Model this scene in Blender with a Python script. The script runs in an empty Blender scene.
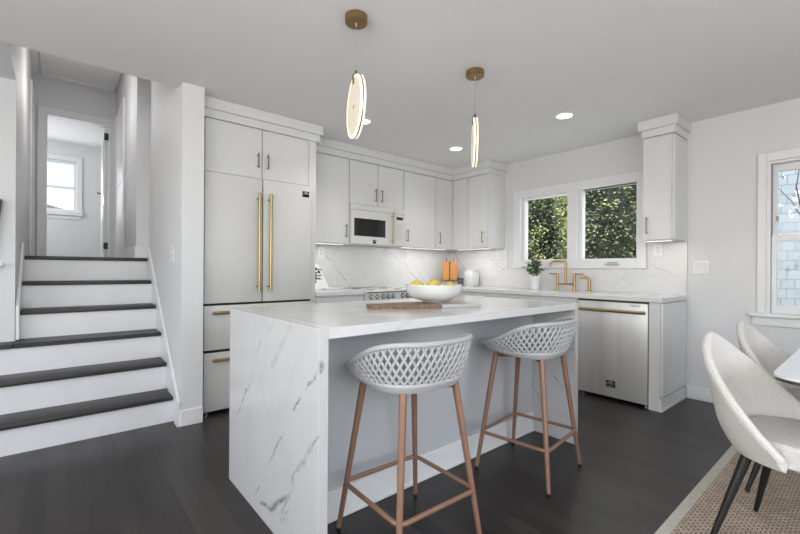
import bpy, bmesh, math, random
from mathutils import Vector, Matrix
random.seed(7)
PI = math.pi
C = bpy.context.scene.collection

# ------------------------------------------------------------------ camera, world, light, exposure
cam_d = bpy.data.cameras.new('camera'); cam = bpy.data.objects.new('camera', cam_d); C.objects.link(cam)
bpy.context.scene.camera = cam
cam_d.sensor_width = 36.0; cam_d.lens = 406.4 / 800 * 36
cam_d.shift_y = (269.64 - 267) / 800
cam_d.clip_start = 0.05
YAW, ROLL = math.radians(49.944), math.radians(0.359)
fw = Vector((-math.sin(YAW), math.cos(YAW), 0)); rt = Vector((math.cos(YAW), math.sin(YAW), 0)); up = Vector((0, 0, 1))
M = Matrix((rt, up, -fw)).transposed().to_4x4()
M = M @ Matrix.Rotation(ROLL, 4, 'Z')
M.translation = Vector((3.9927, -4.3056, 1.1259))
cam.matrix_world = M

world = bpy.data.worlds.new('world'); bpy.context.scene.world = world; world.use_nodes = True
wn = world.node_tree; bg = wn.nodes['Background']
sky = wn.nodes.new('ShaderNodeTexSky'); sky.sky_type = 'NISHITA'; sky.sun_disc = False
sky.sun_elevation = math.radians(48); sky.sun_rotation = math.radians(200); sky.dust_density = 2.0
wn.links.new(sky.outputs[0], bg.inputs[0]); bg.inputs[1].default_value = 0.34

def sun(rot, energy):
    d = bpy.data.lights.new('sun', 'SUN'); d.energy = energy; d.angle = math.radians(1.5); d.color = (1, .95, .86)
    o = bpy.data.objects.new('sun', d); C.objects.link(o); o.rotation_euler = rot
sun((math.radians(42), 0, math.radians(20)), 7.5)

def area(name, loc, target, sx, sy, energy, color=(1, 1, 1)):
    d = bpy.data.lights.new(name, 'AREA'); d.shape = 'RECTANGLE'; d.size = sx; d.size_y = sy; d.energy = energy; d.color = color
    o = bpy.data.objects.new(name, d); C.objects.link(o); o.location = loc
    o.rotation_euler = (Vector(target) - Vector(loc)).to_track_quat('-Z', 'Y').to_euler()
    return o
area('daylight_back_window', (2.6, -6.72, 1.45), (2.6, 0, 1.45), 3.6, 1.7, 42, (1, .99, .97))
area('daylight_side_window', (5.92, -3.6, 1.35), (0, -3.6, 1.35), 3.4, 1.9, 62, (.98, .99, 1))
area('daylight_upstairs_window', (-5.3, -4.35, 2.5), (-2, -4.2, 2.4), 1.1, .9, 9, (.96, .98, 1))
area('daylight_kitchen_window', (1.8, .18, 1.62), (2.0, -3, 1.2), 1.2, .7, 4, (.97, .99, 1))
area('daylight_bedroom_side_window', (-4.3, -5.7, 2.4), (-4.4, -3.2, 2.3), 1.6, 1.4, 34, (.98, .99, 1))
def point(name, loc, energy, rad, color=(1, .97, .93)):
    d = bpy.data.lights.new(name, 'POINT'); d.energy = energy; d.shadow_soft_size = rad; d.color = color
    o = bpy.data.objects.new(name, d); C.objects.link(o); o.location = loc
point('hall_fill', (-.9, -4.2, 2.75), 8, .2)  # added fill that brightens the hall, no fixture hangs here

area('ceiling_fill_behind_camera', (4.1, -5.3, 1.7), (3.6, -4.6, 2.45), 1.8, 1.4, 44, (1, .99, .97))  # added fill aimed upward to lighten the ceiling, no real fixture
vs = bpy.context.scene.view_settings
vs.view_transform = 'Standard'; vs.look = 'None'; vs.gamma = 1.0; vs.use_curve_mapping = False; vs.exposure = 0.0

# ------------------------------------------------------------------ materials
def newmat(name):
    m = bpy.data.materials.new(name); m.use_nodes = True
    return m, m.node_tree, m.node_tree.nodes['Principled BSDF']
def setc(b, col, rough, metal=0.0, spec=None):
    b.inputs['Base Color'].default_value = (*col, 1); b.inputs['Roughness'].default_value = rough; b.inputs['Metallic'].default_value = metal
    if spec is not None: b.inputs['Specular IOR Level'].default_value = spec
def mat(name, col, rough=.5, metal=0.0, var=.03, vscale=8, bump=0.0, bscale=120, spec=None, stretch=None):
    """principled material with slight procedural colour variation and bump"""
    m, t, b = newmat(name); setc(b, col, rough, metal, spec); N = t.nodes; L = t.links
    tc = N.new('ShaderNodeTexCoord'); mp = N.new('ShaderNodeMapping'); L.new(tc.outputs['Object'], mp.inputs[0])
    if stretch: mp.inputs['Scale'].default_value = stretch
    if var:
        no = N.new('ShaderNodeTexNoise'); no.inputs['Scale'].default_value = vscale; no.inputs['Detail'].default_value = 4
        L.new(mp.outputs[0], no.inputs['Vector'])
        r = N.new('ShaderNodeValToRGB'); L.new(no.outputs['Fac'], r.inputs[0])
        r.color_ramp.elements[0].position = .3; r.color_ramp.elements[1].position = .7
        r.color_ramp.elements[0].color = (*[c * (1 - var) for c in col], 1); r.color_ramp.elements[1].color = (*[min(1, c * (1 + var)) for c in col], 1)
        L.new(r.outputs[0], b.inputs['Base Color'])
    if bump:
        n2 = N.new('ShaderNodeTexNoise'); n2.inputs['Scale'].default_value = bscale; n2.inputs['Detail'].default_value = 3
        L.new(mp.outputs[0], n2.inputs['Vector']); bp_ = N.new('ShaderNodeBump'); bp_.inputs['Strength'].default_value = bump
        bp_.inputs['Distance'].default_value = .002; L.new(n2.outputs['Fac'], bp_.inputs['Height']); L.new(bp_.outputs[0], b.inputs['Normal'])
    return m
def emis(name, col, strength):
    m, t, b = newmat(name); setc(b, col, .5)
    b.inputs['Emission Color'].default_value = (*col, 1); b.inputs['Emission Strength'].default_value = strength
    return m

wall_m = mat('painted_wall', (.70, .70, .71), .6, var=.012, vscale=2, bump=.15, bscale=220)
ceil_m = mat('ceiling_paint', (.80, .80, .795), .75, var=.01, vscale=1.5, bump=.1, bscale=200)
trim_m = mat('white_trim_paint', (.78, .78, .79), .35, var=.01)
cab_m = mat('cabinet_paint', (.70, .70, .695), .38, var=.012, vscale=3)
riser_m = mat('riser_paint', (.76, .76, .77), .4, var=.02, vscale=4)
appl_m = mat('matte_white_appliance', (.66, .655, .64), .48, var=.012, vscale=2)
brass_m = mat('brushed_brass', (.40, .32, .155), .36, .9, var=.06, vscale=30)
faucet_m = mat('warm_brass', (.38, .25, .115), .3, .9, var=.06, vscale=30)
bronze_m = mat('antique_brass_canopy', (.30, .19, .09), .34, .9, var=.1, vscale=20)
pull_m = mat('dark_bronze_pull', (.22, .18, .13), .35, .8, var=.05)
black_m = mat('black_plastic', (.012, .012, .012), .4, var=.05)
blkgloss_m = mat('black_glass', (.012, .012, .013), .08, var=0)
gap_m = mat('gap_shade', (.02, .02, .02), .8, var=0)  # near-black colour painting the shade inside narrow gaps
chrome_m = mat('chrome', (.75, .75, .75), .15, 1.0, var=0)
badge_m = mat('badge_black', (.008, .008, .008), .7, var=0, spec=.15)
rose_m = mat('copper_brown_leg', (.27, .15, .10), .38, .15, var=.07, vscale=12)
stoolp_m = mat('grey_white_plastic', (.42, .43, .445), .42, var=.01)
tabtop_m = mat('white_table_top', (.78, .78, .80), .18, var=.01)
tabedge_m = mat('dark_table_edge', (.05, .045, .045), .35, var=.05)
china_m = mat('white_ceramic', (.74, .74, .73), .25, var=.01)
lemon_m = mat('lemon_skin', (.62, .49, .10), .5, var=.15, vscale=18, bump=.4, bscale=260)
leaf_m = mat('eucalyptus_leaf', (.10, .18, .085), .5, var=.5, vscale=30)
stem_m = mat('plant_stem', (.10, .08, .04), .6, var=.2)
orange_m = mat('orange_wood', (.50, .21, .05), .45, var=.15, vscale=14, stretch=(1, 1, 8))
glassdark_m = mat('door_hardware_black', (.015, .015, .015), .45, var=0)
paper_m = mat('white_paper', (.80, .80, .80), .5, var=.01)
ink_m = mat('black_ink', (.03, .03, .03), .6, var=.1)
roofm = mat('grey_roof_shingle', (.30, .31, .33), .8, var=.15, vscale=20)
white_led = emis('led_disc', (1, .97, .93), 9)
strip_led = emis('led_strip', (1, .97, .92), 1.1)
glow_m = emis('warm_glow_ring', (1, .86, .66), .95)
disc_m, t, b = newmat('alabaster_disc'); setc(b, (.66, .60, .50), .4)
b.inputs['Emission Color'].default_value = (1, .86, .66, 1)
N = t.nodes; L = t.links; no = N.new('ShaderNodeTexNoise'); no.inputs['Scale'].default_value = 14; no.inputs['Detail'].default_value = 5
mr = N.new('ShaderNodeMapRange'); mr.inputs[1].default_value = .3; mr.inputs[2].default_value = .7; mr.inputs[3].default_value = .22; mr.inputs[4].default_value = .36
L.new(no.outputs['Fac'], mr.inputs[0]); L.new(mr.outputs[0], b.inputs['Emission Strength'])

# clear glass
glass_m = bpy.data.materials.new('window_glass'); glass_m.use_nodes = True; t = glass_m.node_tree; N = t.nodes; L = t.links; N.remove(N['Principled BSDF'])
tr = N.new('ShaderNodeBsdfTransparent'); gl = N.new('ShaderNodeBsdfGlossy'); gl.inputs['Roughness'].default_value = .02
mx = N.new('ShaderNodeMixShader'); mx.inputs[0].default_value = .012
L.new(tr.outputs[0], mx.inputs[1]); L.new(gl.outputs[0], mx.inputs[2]); L.new(mx.outputs[0], N['Material Output'].inputs[0])

# stainless steel: vertical brushed grain
steel_m, t, b = newmat('brushed_stainless'); setc(b, (.70, .69, .68), .40, .35); N = t.nodes; L = t.links
tc = N.new('ShaderNodeTexCoord'); mp = N.new('ShaderNodeMapping'); mp.inputs['Scale'].default_value = (4, 4, .15); L.new(tc.outputs['Object'], mp.inputs[0])
no = N.new('ShaderNodeTexNoise'); no.inputs['Scale'].default_value = 1.2; no.inputs['Detail'].default_value = 3; L.new(mp.outputs[0], no.inputs['Vector'])
r = N.new('ShaderNodeValToRGB'); r.color_ramp.elements[0].position = .35; r.color_ramp.elements[1].position = .65
r.color_ramp.elements[0].color = (.60, .59, .58, 1); r.color_ramp.elements[1].color = (.78, .77, .76, 1)
L.new(no.outputs['Fac'], r.inputs[0]); L.new(r.outputs[0], b.inputs['Base Color'])
b.inputs['Anisotropic'].default_value = .6

# dark hardwood (floor and treads)
def wood(name, c0, c1, rough, plankw, along='x', seam=.35):
    m, t, b = newmat(name); setc(b, c0, rough, 0, .38); N = t.nodes; L = t.links
    tc = N.new('ShaderNodeNewGeometry'); mp = N.new('ShaderNodeMapping'); L.new(tc.outputs['Position'], mp.inputs[0])
    if along == 'y': mp.inputs['Rotation'].default_value = (0, 0, PI / 2)
    br = N.new('ShaderNodeTexBrick'); br.offset = .37; br.inputs['Scale'].default_value = 1.0
    br.inputs['Brick Width'].default_value = 1.1; br.inputs['Row Height'].default_value = plankw
    br.inputs['Mortar Size'].default_value = .0016; br.inputs['Mortar Smooth'].default_value = .3; br.inputs['Bias'].default_value = 0
    br.inputs['Color1'].default_value = (*c0, 1); br.inputs['Color2'].default_value = (*c1, 1); br.inputs['Mortar'].default_value = (*[c * seam for c in c0], 1)
    L.new(mp.outputs[0], br.inputs['Vector'])
    m2 = N.new('ShaderNodeMapping'); m2.inputs['Scale'].default_value = (3, 45, 3); L.new(mp.outputs[0], m2.inputs[0])
    no = N.new('ShaderNodeTexNoise'); no.inputs['Scale'].default_value = 1; no.inputs['Detail'].default_value = 5; L.new(m2.outputs[0], no.inputs['Vector'])
    n3 = N.new('ShaderNodeTexNoise'); n3.inputs['Scale'].default_value = 1.8; n3.inputs['Detail'].default_value = 6; L.new(mp.outputs[0], n3.inputs['Vector'])
    mr = N.new('ShaderNodeMapRange'); mr.inputs[3].default_value = .55; mr.inputs[4].default_value = 1.45; L.new(no.outputs['Fac'], mr.inputs[0])
    mr3 = N.new('ShaderNodeMapRange'); mr3.inputs[3].default_value = .6; mr3.inputs[4].default_value = 1.45; L.new(n3.outputs['Fac'], mr3.inputs[0])
    mm = N.new('ShaderNodeMath'); mm.operation = 'MULTIPLY'; L.new(mr.outputs[0], mm.inputs[0]); L.new(mr3.outputs[0], mm.inputs[1])
    vm = N.new('ShaderNodeVectorMath'); vm.operation = 'SCALE'; L.new(br.outputs['Color'], vm.inputs[0]); L.new(mm.outputs[0], vm.inputs['Scale'])
    L.new(vm.outputs[0], b.inputs['Base Color'])
    rr = N.new('ShaderNodeMapRange'); rr.inputs[3].default_value = rough - .08; rr.inputs[4].default_value = rough + .12; L.new(n3.outputs['Fac'], rr.inputs[0]); L.new(rr.outputs[0], b.inputs['Roughness'])
    bu = N.new('ShaderNodeBump'); bu.inputs['Strength'].default_value = .25; bu.inputs['Distance'].default_value = .002
    L.new(br.outputs['Fac'], bu.inputs['Height']); bu.invert = True; L.new(bu.outputs[0], b.inputs['Normal'])
    return m
floor_m = wood('dark_oak_floor', (.020, .017, .0165), (.038, .033, .031), .30, .082, seam=.4)
tread_m = wood('dark_oak_tread', (.034, .031, .030), (.040, .037, .035), .42, .6, 'y', .8)

# marble with explicit veins: veins are world-space segments, thin and noise-warped
def marble(name, veins, base=(.70, .70, .70), rough=.16, amp=.05, faint=.10):
    m, t, b = newmat(name); setc(b, base, rough); N = t.nodes; L = t.links
    ge = N.new('ShaderNodeNewGeometry')
    no = N.new('ShaderNodeTexNoise'); no.inputs['Scale'].default_value = 5; no.inputs['Detail'].default_value = 8; no.inputs['Roughness'].default_value = .65
    L.new(ge.outputs['Position'], no.inputs['Vector'])
    def VM(op, a=None, b_=None, **k):
        n = N.new('ShaderNodeVectorMath'); n.operation = op
        for i, s in enumerate((a, b_)):
            if s is None: continue
            if isinstance(s, (tuple, Vector)): n.inputs[i].default_value = tuple(s)
            else: L.new(s, n.inputs[i])
        return n
    def MA(op, *ins, clamp=False):
        n = N.new('ShaderNodeMath'); n.operation = op; n.use_clamp = clamp
        for i, s in enumerate(ins):
            if isinstance(s, (int, float)): n.inputs[i].default_value = s
            else: L.new(s, n.inputs[i])
        return n.outputs[0]
    sub = VM('SUBTRACT', no.outputs['Color'], (.5, .5, .5)); sc = VM('SCALE', sub.outputs[0]); sc.inputs['Scale'].default_value = amp
    P = VM('ADD', ge.outputs['Position'], sc.outputs[0]).outputs[0]
    gran = N.new('ShaderNodeTexNoise'); gran.inputs['Scale'].default_value = 26; gran.inputs['Detail'].default_value = 4; L.new(ge.outputs['Position'], gran.inputs['Vector'])
    gr = N.new('ShaderNodeMapRange'); gr.inputs[1].default_value = .38; gr.inputs[2].default_value = .6; L.new(gran.outputs['Fac'], gr.inputs[0])
    acc = None
    for (p0, p1, w, s) in veins:
        p0 = Vector(p0); p1 = Vector(p1); d = p1 - p0; L2 = d.length_squared
        rel = VM('SUBTRACT', P, p0).outputs[0]; dt = VM('DOT_PRODUCT', rel, d).outputs['Value']
        tt = MA('DIVIDE', dt, L2, clamp=True)
        pr = VM('SCALE', tuple(d)); L.new(tt, pr.inputs['Scale'])
        dist = VM('LENGTH', VM('SUBTRACT', rel, pr.outputs[0]).outputs[0]).outputs['Value']
        k = MA('SUBTRACT', 1.0, MA('DIVIDE', dist, w), clamp=True)
        k = MA('MULTIPLY', k, s)
        acc = k if acc is None else MA('MAXIMUM', acc, k)
    # faint secondary veining
    n2 = N.new('ShaderNodeTexNoise'); n2.inputs['Scale'].default_value = 1.7; n2.inputs['Detail'].default_value = 7; n2.inputs['Distortion'].default_value = 1.2
    L.new(ge.outputs['Position'], n2.inputs['Vector'])
    ridge = MA('SUBTRACT', 1.0, MA('MULTIPLY', MA('ABSOLUTE', MA('SUBTRACT', n2.outputs['Fac'], .5)), 22.0), clamp=True)
    fa = MA('MULTIPLY', ridge, faint)
    cl = MA('MULTIPLY', MA('SUBTRACT', n2.outputs['Fac'], .5), .06)
    if acc is not None:
        grn = MA('ADD', MA('MULTIPLY', gr.outputs[0], .5), .5)
        acc = MA('MULTIPLY', acc, grn); tot = MA('ADD', MA('ADD', acc, fa), cl, clamp=True)
    else: tot = MA('ADD', fa, cl, clamp=True)
    mix = N.new('ShaderNodeMix'); mix.data_type = 'RGBA'; L.new(tot, mix.inputs[0])
    mix.inputs[6].default_value = (*base, 1); mix.inputs[7].default_value = (.13, .13, .14, 1)
    L.new(mix.outputs[2], b.inputs['Base Color'])
    return m

# rug: woven jute grid
rug_m, t, b = newmat('woven_jute'); setc(b, (.4, .3, .2), .9); N = t.nodes; L = t.links
ge = N.new('ShaderNodeNewGeometry'); mp = N.new('ShaderNodeMapping'); mp.inputs['Rotation'].default_value = (0, 0, .0); L.new(ge.outputs['Position'], mp.inputs[0])
br = N.new('ShaderNodeTexBrick'); br.offset = .5; br.inputs['Scale'].default_value = 1; br.inputs['Brick Width'].default_value = .027; br.inputs['Row Height'].default_value = .017
br.inputs['Mortar Size'].default_value = .0030; br.inputs['Mortar Smooth'].default_value = .6
br.inputs['Color1'].default_value = (.62, .50, .38, 1); br.inputs['Color2'].default_value = (.46, .36, .28, 1); br.inputs['Mortar'].default_value = (.13, .10, .08, 1)
L.new(mp.outputs[0], br.inputs['Vector'])
no = N.new('ShaderNodeTexNoise'); no.inputs['Scale'].default_value = 2.5; no.inputs['Detail'].default_value = 3; L.new(ge.outputs['Position'], no.inputs['Vector'])
mr = N.new('ShaderNodeMapRange'); mr.inputs[3].default_value = .75; mr.inputs[4].default_value = 1.25; L.new(no.outputs['Fac'], mr.inputs[0])
vm = N.new('ShaderNodeVectorMath'); vm.operation = 'SCALE'; L.new(br.outputs['Color'], vm.inputs[0]); L.new(mr.outputs[0], vm.inputs['Scale']); L.new(vm.outputs[0], b.inputs['Base Color'])
bu = N.new('ShaderNodeBump'); bu.inputs['Strength'].default_value = .8; bu.inputs['Distance'].default_value = .004; bu.invert = True; L.new(br.outputs['Fac'], bu.inputs['Height']); L.new(bu.outputs[0], b.inputs['Normal'])
rugb_m = mat('rug_border_tape', (.50, .47, .41), .9, var=.08, vscale=60, bump=.5, bscale=300)
boucle_m = mat('cream_boucle', (.66, .64, .61), .95, var=.09, vscale=130, bump=1.0, bscale=190)

# neighbour siding
sid_m, t, b = newmat('blue_grey_shingles'); setc(b, (.5, .58, .65), .8); N = t.nodes; L = t.links
ge = N.new('ShaderNodeNewGeometry'); sx = N.new('ShaderNodeSeparateXYZ'); cx_ = N.new('ShaderNodeCombineXYZ'); L.new(ge.outputs['Position'], sx.inputs[0])
L.new(sx.outputs[0], cx_.inputs[0]); L.new(sx.outputs[2], cx_.inputs[1])
br = N.new('ShaderNodeTexBrick'); br.offset = .43; br.inputs['Scale'].default_value = 1; br.inputs['Brick Width'].default_value = .16; br.inputs['Row Height'].default_value = .145; br.inputs['Mortar Size'].default_value = .005
br.inputs['Color1'].default_value = (.27, .325, .37, 1); br.inputs['Color2'].default_value = (.235, .29, .335, 1); br.inputs['Mortar'].default_value = (.12, .15, .18, 1)
L.new(cx_.outputs[0], br.inputs['Vector']); L.new(br.outputs['Color'], b.inputs['Base Color'])

# hedge leaves: green to yellow by position
hl_m, t, b = newmat('hedge_leaf'); setc(b, (.1, .2, .05), .5); N = t.nodes; L = t.links
ge = N.new('ShaderNodeNewGeometry'); no = N.new('ShaderNodeTexNoise'); no.inputs['Scale'].default_value = 2.6; no.inputs['Detail'].default_value = 3; L.new(ge.outputs['Position'], no.inputs['Vector'])
r = N.new('ShaderNodeValToRGB'); L.new(no.outputs['Fac'], r.inputs[0]); e = r.color_ramp.elements
e[0].position = .38; e[0].color = (.12, .15, .09, 1); e[1].position = .72; e[1].color = (.75, .68, .22, 1)
x = e.new(.55); x.color = (.22, .29, .13, 1)
L.new(r.outputs[0], b.inputs['Base Color'])
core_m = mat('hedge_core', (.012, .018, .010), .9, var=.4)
bark_m = mat('bark', (.10, .07, .05), .9, var=.3)
grass_m = mat('lawn', (.10, .14, .05), .9, var=.3)

# ------------------------------------------------------------------ mesh helpers
def B(): return bmesh.new()
def box(bm, x0, y0, z0, x1, y1, z1, bev=0.0, seg=1, mtx=None):
    x0, x1 = min(x0, x1), max(x0, x1); y0, y1 = min(y0, y1), max(y0, y1); z0, z1 = min(z0, z1), max(z0, z1)
    vs_ = [bm.verts.new((x, y, z)) for z in (z0, z1) for y in (y0, y1) for x in (x0, x1)]
    fs = [bm.faces.new([vs_[i] for i in q]) for q in ((0, 2, 3, 1), (4, 5, 7, 6), (0, 1, 5, 4), (2, 6, 7, 3), (0, 4, 6, 2), (1, 3, 7, 5))]
    newv = vs_
    if bev > 0:
        es = list({e for f in fs for e in f.edges})
        res = bmesh.ops.bevel(bm, geom=es, offset=bev, segments=seg, affect='EDGES', profile=.5)
        newv = list({v for f in res['faces'] for v in f.verts} | {v for v in vs_ if v.is_valid})
    if mtx is not None: bmesh.ops.transform(bm, matrix=mtx, verts=newv)
    return bm
def tube(bm, pts, rads, seg=12, cap=True):
    """swept round tube through points, radius per point"""
    pts = [Vector(p) for p in pts]; n = len(pts)
    if not isinstance(rads, (list, tuple)): rads = [rads] * n
    rings = []; ref = None
    for i, p in enumerate(pts):
        d = (pts[min(i + 1, n - 1)] - pts[max(i - 1, 0)]).normalized()
        if ref is None:
            ref = Vector((0, 0, 1)) if abs(d.z) < .9 else Vector((1, 0, 0))
        u = (ref - d * ref.dot(d)).normalized(); v = d.cross(u); ref = u
        rings.append([bm.verts.new(p + (u * math.cos(a) + v * math.sin(a)) * rads[i]) for a in [2 * PI * k / seg for k in range(seg)]])
    for a, b_ in zip(rings, rings[1:]):
        for k in range(seg): bm.faces.new((a[k], a[(k + 1) % seg], b_[(k + 1) % seg], b_[k]))
    if cap: bm.faces.new(rings[0][::-1]); bm.faces.new(rings[-1])
    return bm
def loop_tube(bm, pts, rad, seg=10):
    pts = [Vector(p) for p in pts]; n = len(pts); rings = []
    for i, p in enumerate(pts):
        d = (pts[(i + 1) % n] - pts[i - 1]).normalized(); u = Vector((0, 0, 1)); u = (u - d * u.dot(d)).normalized(); v = d.cross(u)
        rings.append([bm.verts.new(p + (u * math.cos(a) + v * math.sin(a)) * rad) for a in [2 * PI * k / seg for k in range(seg)]])
    for i in range(n):
        a, b_ = rings[i], rings[(i + 1) % n]
        for k in range(seg): bm.faces.new((a[k], a[(k + 1) % seg], b_[(k + 1) % seg], b_[k]))
    return bm
def lathe(bm, prof, c=(0, 0, 0), seg=40):
    rings = []
    for r_, z in prof:
        if r_ < 1e-6: rings.append([bm.verts.new((c[0], c[1], c[2] + z))])
        else: rings.append([bm.verts.new((c[0] + r_ * math.cos(2 * PI * k / seg), c[1] + r_ * math.sin(2 * PI * k / seg), c[2] + z)) for k in range(seg)])
    for a, b_ in zip(rings, rings[1:]):
        for k in range(seg):
            k2 = (k + 1) % seg
            if len(a) == 1 and len(b_) == 1: continue
            if len(a) == 1: bm.faces.new((a[0], b_[k2], b_[k]))
            elif len(b_) == 1: bm.faces.new((a[k], a[k2], b_[0]))
            else: bm.faces.new((a[k], a[k2], b_[k2], b_[k]))
    return bm
def prism(bm, poly, axis, a0, a1):
    """extrude a 2D polygon; axis 'x': poly=(y,z); 'y': poly=(x,z); 'z': poly=(x,y)"""
    def mk(p, a): return {'x': (a, p[0], p[1]), 'y': (p[0], a, p[1]), 'z': (p[0], p[1], a)}[axis]
    v0 = [bm.verts.new(mk(p, a0)) for p in poly]; v1 = [bm.verts.new(mk(p, a1)) for p in poly]; n = len(poly)
    bm.faces.new(v0); bm.faces.new(v1[::-1])
    for i in range(n): bm.faces.new((v0[i], v1[i], v1[(i + 1) % n], v0[(i + 1) % n]))
    return bm
ROOTLOC = {}
def obj(name, bm, m, parent=None, smooth=True, local=False, origin=None):
    bmesh.ops.recalc_face_normals(bm, faces=bm.faces)
    me = bpy.data.meshes.new(name)
    if parent is not None:
        off = ROOTLOC.get(parent.name, Vector((0, 0, 0)))
        if not local: bmesh.ops.translate(bm, verts=bm.verts, vec=-off)
    else:
        if origin is None:
            xs = [v.co for v in bm.verts]
            origin = Vector(((min(v.x for v in xs) + max(v.x for v in xs)) / 2, (min(v.y for v in xs) + max(v.y for v in xs)) / 2, min(v.z for v in xs)))
        origin = Vector(origin); bmesh.ops.translate(bm, verts=bm.verts, vec=-origin)
    bm.to_mesh(me); bm.free()
    me.materials.append(m)
    if smooth:
        for p in me.polygons: p.use_smooth = True
        try: me.set_sharp_from_angle(angle=math.radians(32))
        except Exception: pass
    o = bpy.data.objects.new(name, me); C.objects.link(o)
    if parent is not None: o.parent = parent; ROOTLOC[o.name] = off
    else: o.location = origin; ROOTLOC[o.name] = origin
    return o
def thing(name, label, cat, loc, group=None, rotz=0):
    o = bpy.data.objects.new(name, None); C.objects.link(o); o.empty_display_size = .05
    o.location = loc; o.rotation_euler = (0, 0, rotz); ROOTLOC[o.name] = Vector(loc)
    o['label'] = label; o['category'] = cat
    if group: o['group'] = group
    return o
def tag(o, label, cat, group=None):
    o['label'] = label; o['category'] = cat
    if group: o['group'] = group
    return o
def struct(name, bm, m, parent=None, smooth=False):
    o = obj(name, bm, m, parent, smooth)
    if parent is None: o['kind'] = 'structure'
    return o
def dup(root, loc, rotz=None, label=None):
    r_ = root.copy(); C.objects.link(r_); r_.location = loc
    if rotz is not None: r_.rotation_euler = (0, 0, rotz)
    if label: r_['label'] = label
    def rec(src, dst):
        for ch in src.children:
            c = ch.copy(); C.objects.link(c); c.parent = dst; rec(ch, c)
    rec(root, r_)
    return r_
def solid(o, th, off=-1):
    md = o.modifiers.new('thickness', 'SOLIDIFY'); md.thickness = th; md.offset = off
def subd(o, n=1):
    md = o.modifiers.new('smooth', 'SUBSURF'); md.levels = n; md.render_levels = n

CEIL = 2.45; XR = 6.0; YB = -6.8; TW = .14
UF = 1.22; UC = 3.40           # upper floor and its ceiling
YR = -3.635; YL = -4.54        # stairwell side walls

# ------------------------------------------------------------------ the shell
bm = B(); box(bm, 0, YB, -.12, XR, 0, 0); struct('floor', bm, floor_m)
bm = B(); box(bm, .66, YB, CEIL, XR, TW, CEIL + .12); box(bm, -.12, YR + .145, CEIL, .66, TW, CEIL + .12); box(bm, .03, YB, CEIL, .66, YL - .14, CEIL + .12)
struct('ceiling', bm, ceil_m)
# window wall
W1 = (1.155, 1.75, 1.235, 2.0); W2 = (1.86, 2.455, 1.235, 2.02); W3 = (3.395, 4.33, .80, 2.0)
bm = B(); y0, y1 = 0, TW
box(bm, -.12, y0, 0, W1[0], y1, CEIL); box(bm, W1[0], y0, 0, W2[1], y1, W1[2]); box(bm, W1[0], y0, W1[3], W2[1], y1, CEIL); box(bm, W1[1], y0, W1[2], W2[0], y1, W1[3])
box(bm, W2[1], y0, 0, W3[0], y1, CEIL); box(bm, W3[0], y0, 0, W3[1], y1, W3[2]); box(bm, W3[0], y0, W3[3], W3[1], y1, CEIL); box(bm, W3[1], y0, 0, XR + TW, y1, CEIL)
struct('wall_back', bm, wall_m)
bm = B(); box(bm, -.12, YR + .145, 0, 0, 0, CEIL); struct('wall_left', bm, wall_m)
# wall between stairs and fridge, its end facing the room
bm = B(); box(bm, -.66, YR, 0, .78, YR + .145, UC); box(bm, -2.45, -3.74, UF, -.575, -3.6, UC); struct('wall_stair_right', bm, wall_m)
bm = B(); box(bm, -2.45, YL - .14, 0, .03, YL, UC); box(bm, .03, YL - .14, CEIL, .66, YL, UC); struct('wall_stair_left', bm, wall_m)
bm = B(); box(bm, -.11, YB, 0, .03, YL - .14, CEIL); struct('wall_stair_front', bm, wall_m)
bm = B(); box(bm, .66, YL - .14, CEIL + .12, .8, YR, UC); struct('wall_header', bm, wall_m)
bm = B(); box(bm, 0, YB - TW, 0, .8, YB, CEIL); box(bm, 4.4, YB - TW, 0, XR, YB, CEIL); box(bm, .8, YB - TW, 0, 4.4, YB, .6); box(bm, .8, YB - TW, 2.3, 4.4, YB, CEIL); struct('wall_front', bm, wall_m)
bm = B(); box(bm, XR, YB, 0, XR + TW, -5.3, CEIL); box(bm, XR, -1.9, 0, XR + TW, 0, CEIL); box(bm, XR, -5.3, 0, XR + TW, -1.9, .4); box(bm, XR, -5.3, 2.3, XR + TW, -1.9, CEIL); struct('wall_right', bm, wall_m)
for nm, bb in (('window_4', (.8, YB - .06, .6, 4.4, YB - .05, 2.3)), ('window_5', (XR + .05, -5.3, .4, XR + .06, -1.9, 2.3))):
    bm = B(); box(bm, *bb); struct(nm, bm, glass_m)

# upstairs hall and far room
bm = B(); box(bm, -5.4, -5.9, UF - .2, -.55, -3.0, UF); struct('floor_upper', bm, floor_m)
bm = B(); box(bm, -2.6, YL - .14, UC, .8, YR + .145, UC + .1); struct('ceiling_hall', bm, ceil_m)
DY0, DY1, DZ = -4.43, -3.795, 2.97
bm = B(); box(bm, -2.56, YL - .14, UF, -2.45, DY0, UC); box(bm, -2.56, DY1, UF, -2.45, -3.6, UC); box(bm, -2.56, DY0, DZ, -2.45, DY1, UC)
struct('wall_hall_end', bm, wall_m)
RWY = (-4.50, -4.055); RWZ = (2.13, 3.03)
bm = B(); X5 = -5.4
box(bm, X5 - .12, -5.9, UF, X5, -4.75, 3.45); box(bm, X5 - .12, RWY[1], UF, X5, -3.0, 3.45); box(bm, X5 - .12, -4.75, UF, X5, RWY[1], RWZ[0]); box(bm, X5 - .12, -4.75, RWZ[1], X5, RWY[1], 3.45)
struct('wall_bedroom_end', bm, wall_m)
bm = B(); box(bm, X5, -3.1, UF, -2.56, -3.0, 3.45); struct('wall_bedroom_right', bm, wall_m)
bm = B(); box(bm, X5, -5.9, UF, -2.56, -5.8, 3.45); struct('wall_bedroom_left', bm, wall_m)
bm = B(); box(bm, -2.56, -5.8, UF, -2.46, YL - .14, 3.45); box(bm, -2.56, -3.6, UF, -2.46, -3.1, 3.45); struct('wall_bedroom_front', bm, wall_m)
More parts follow.
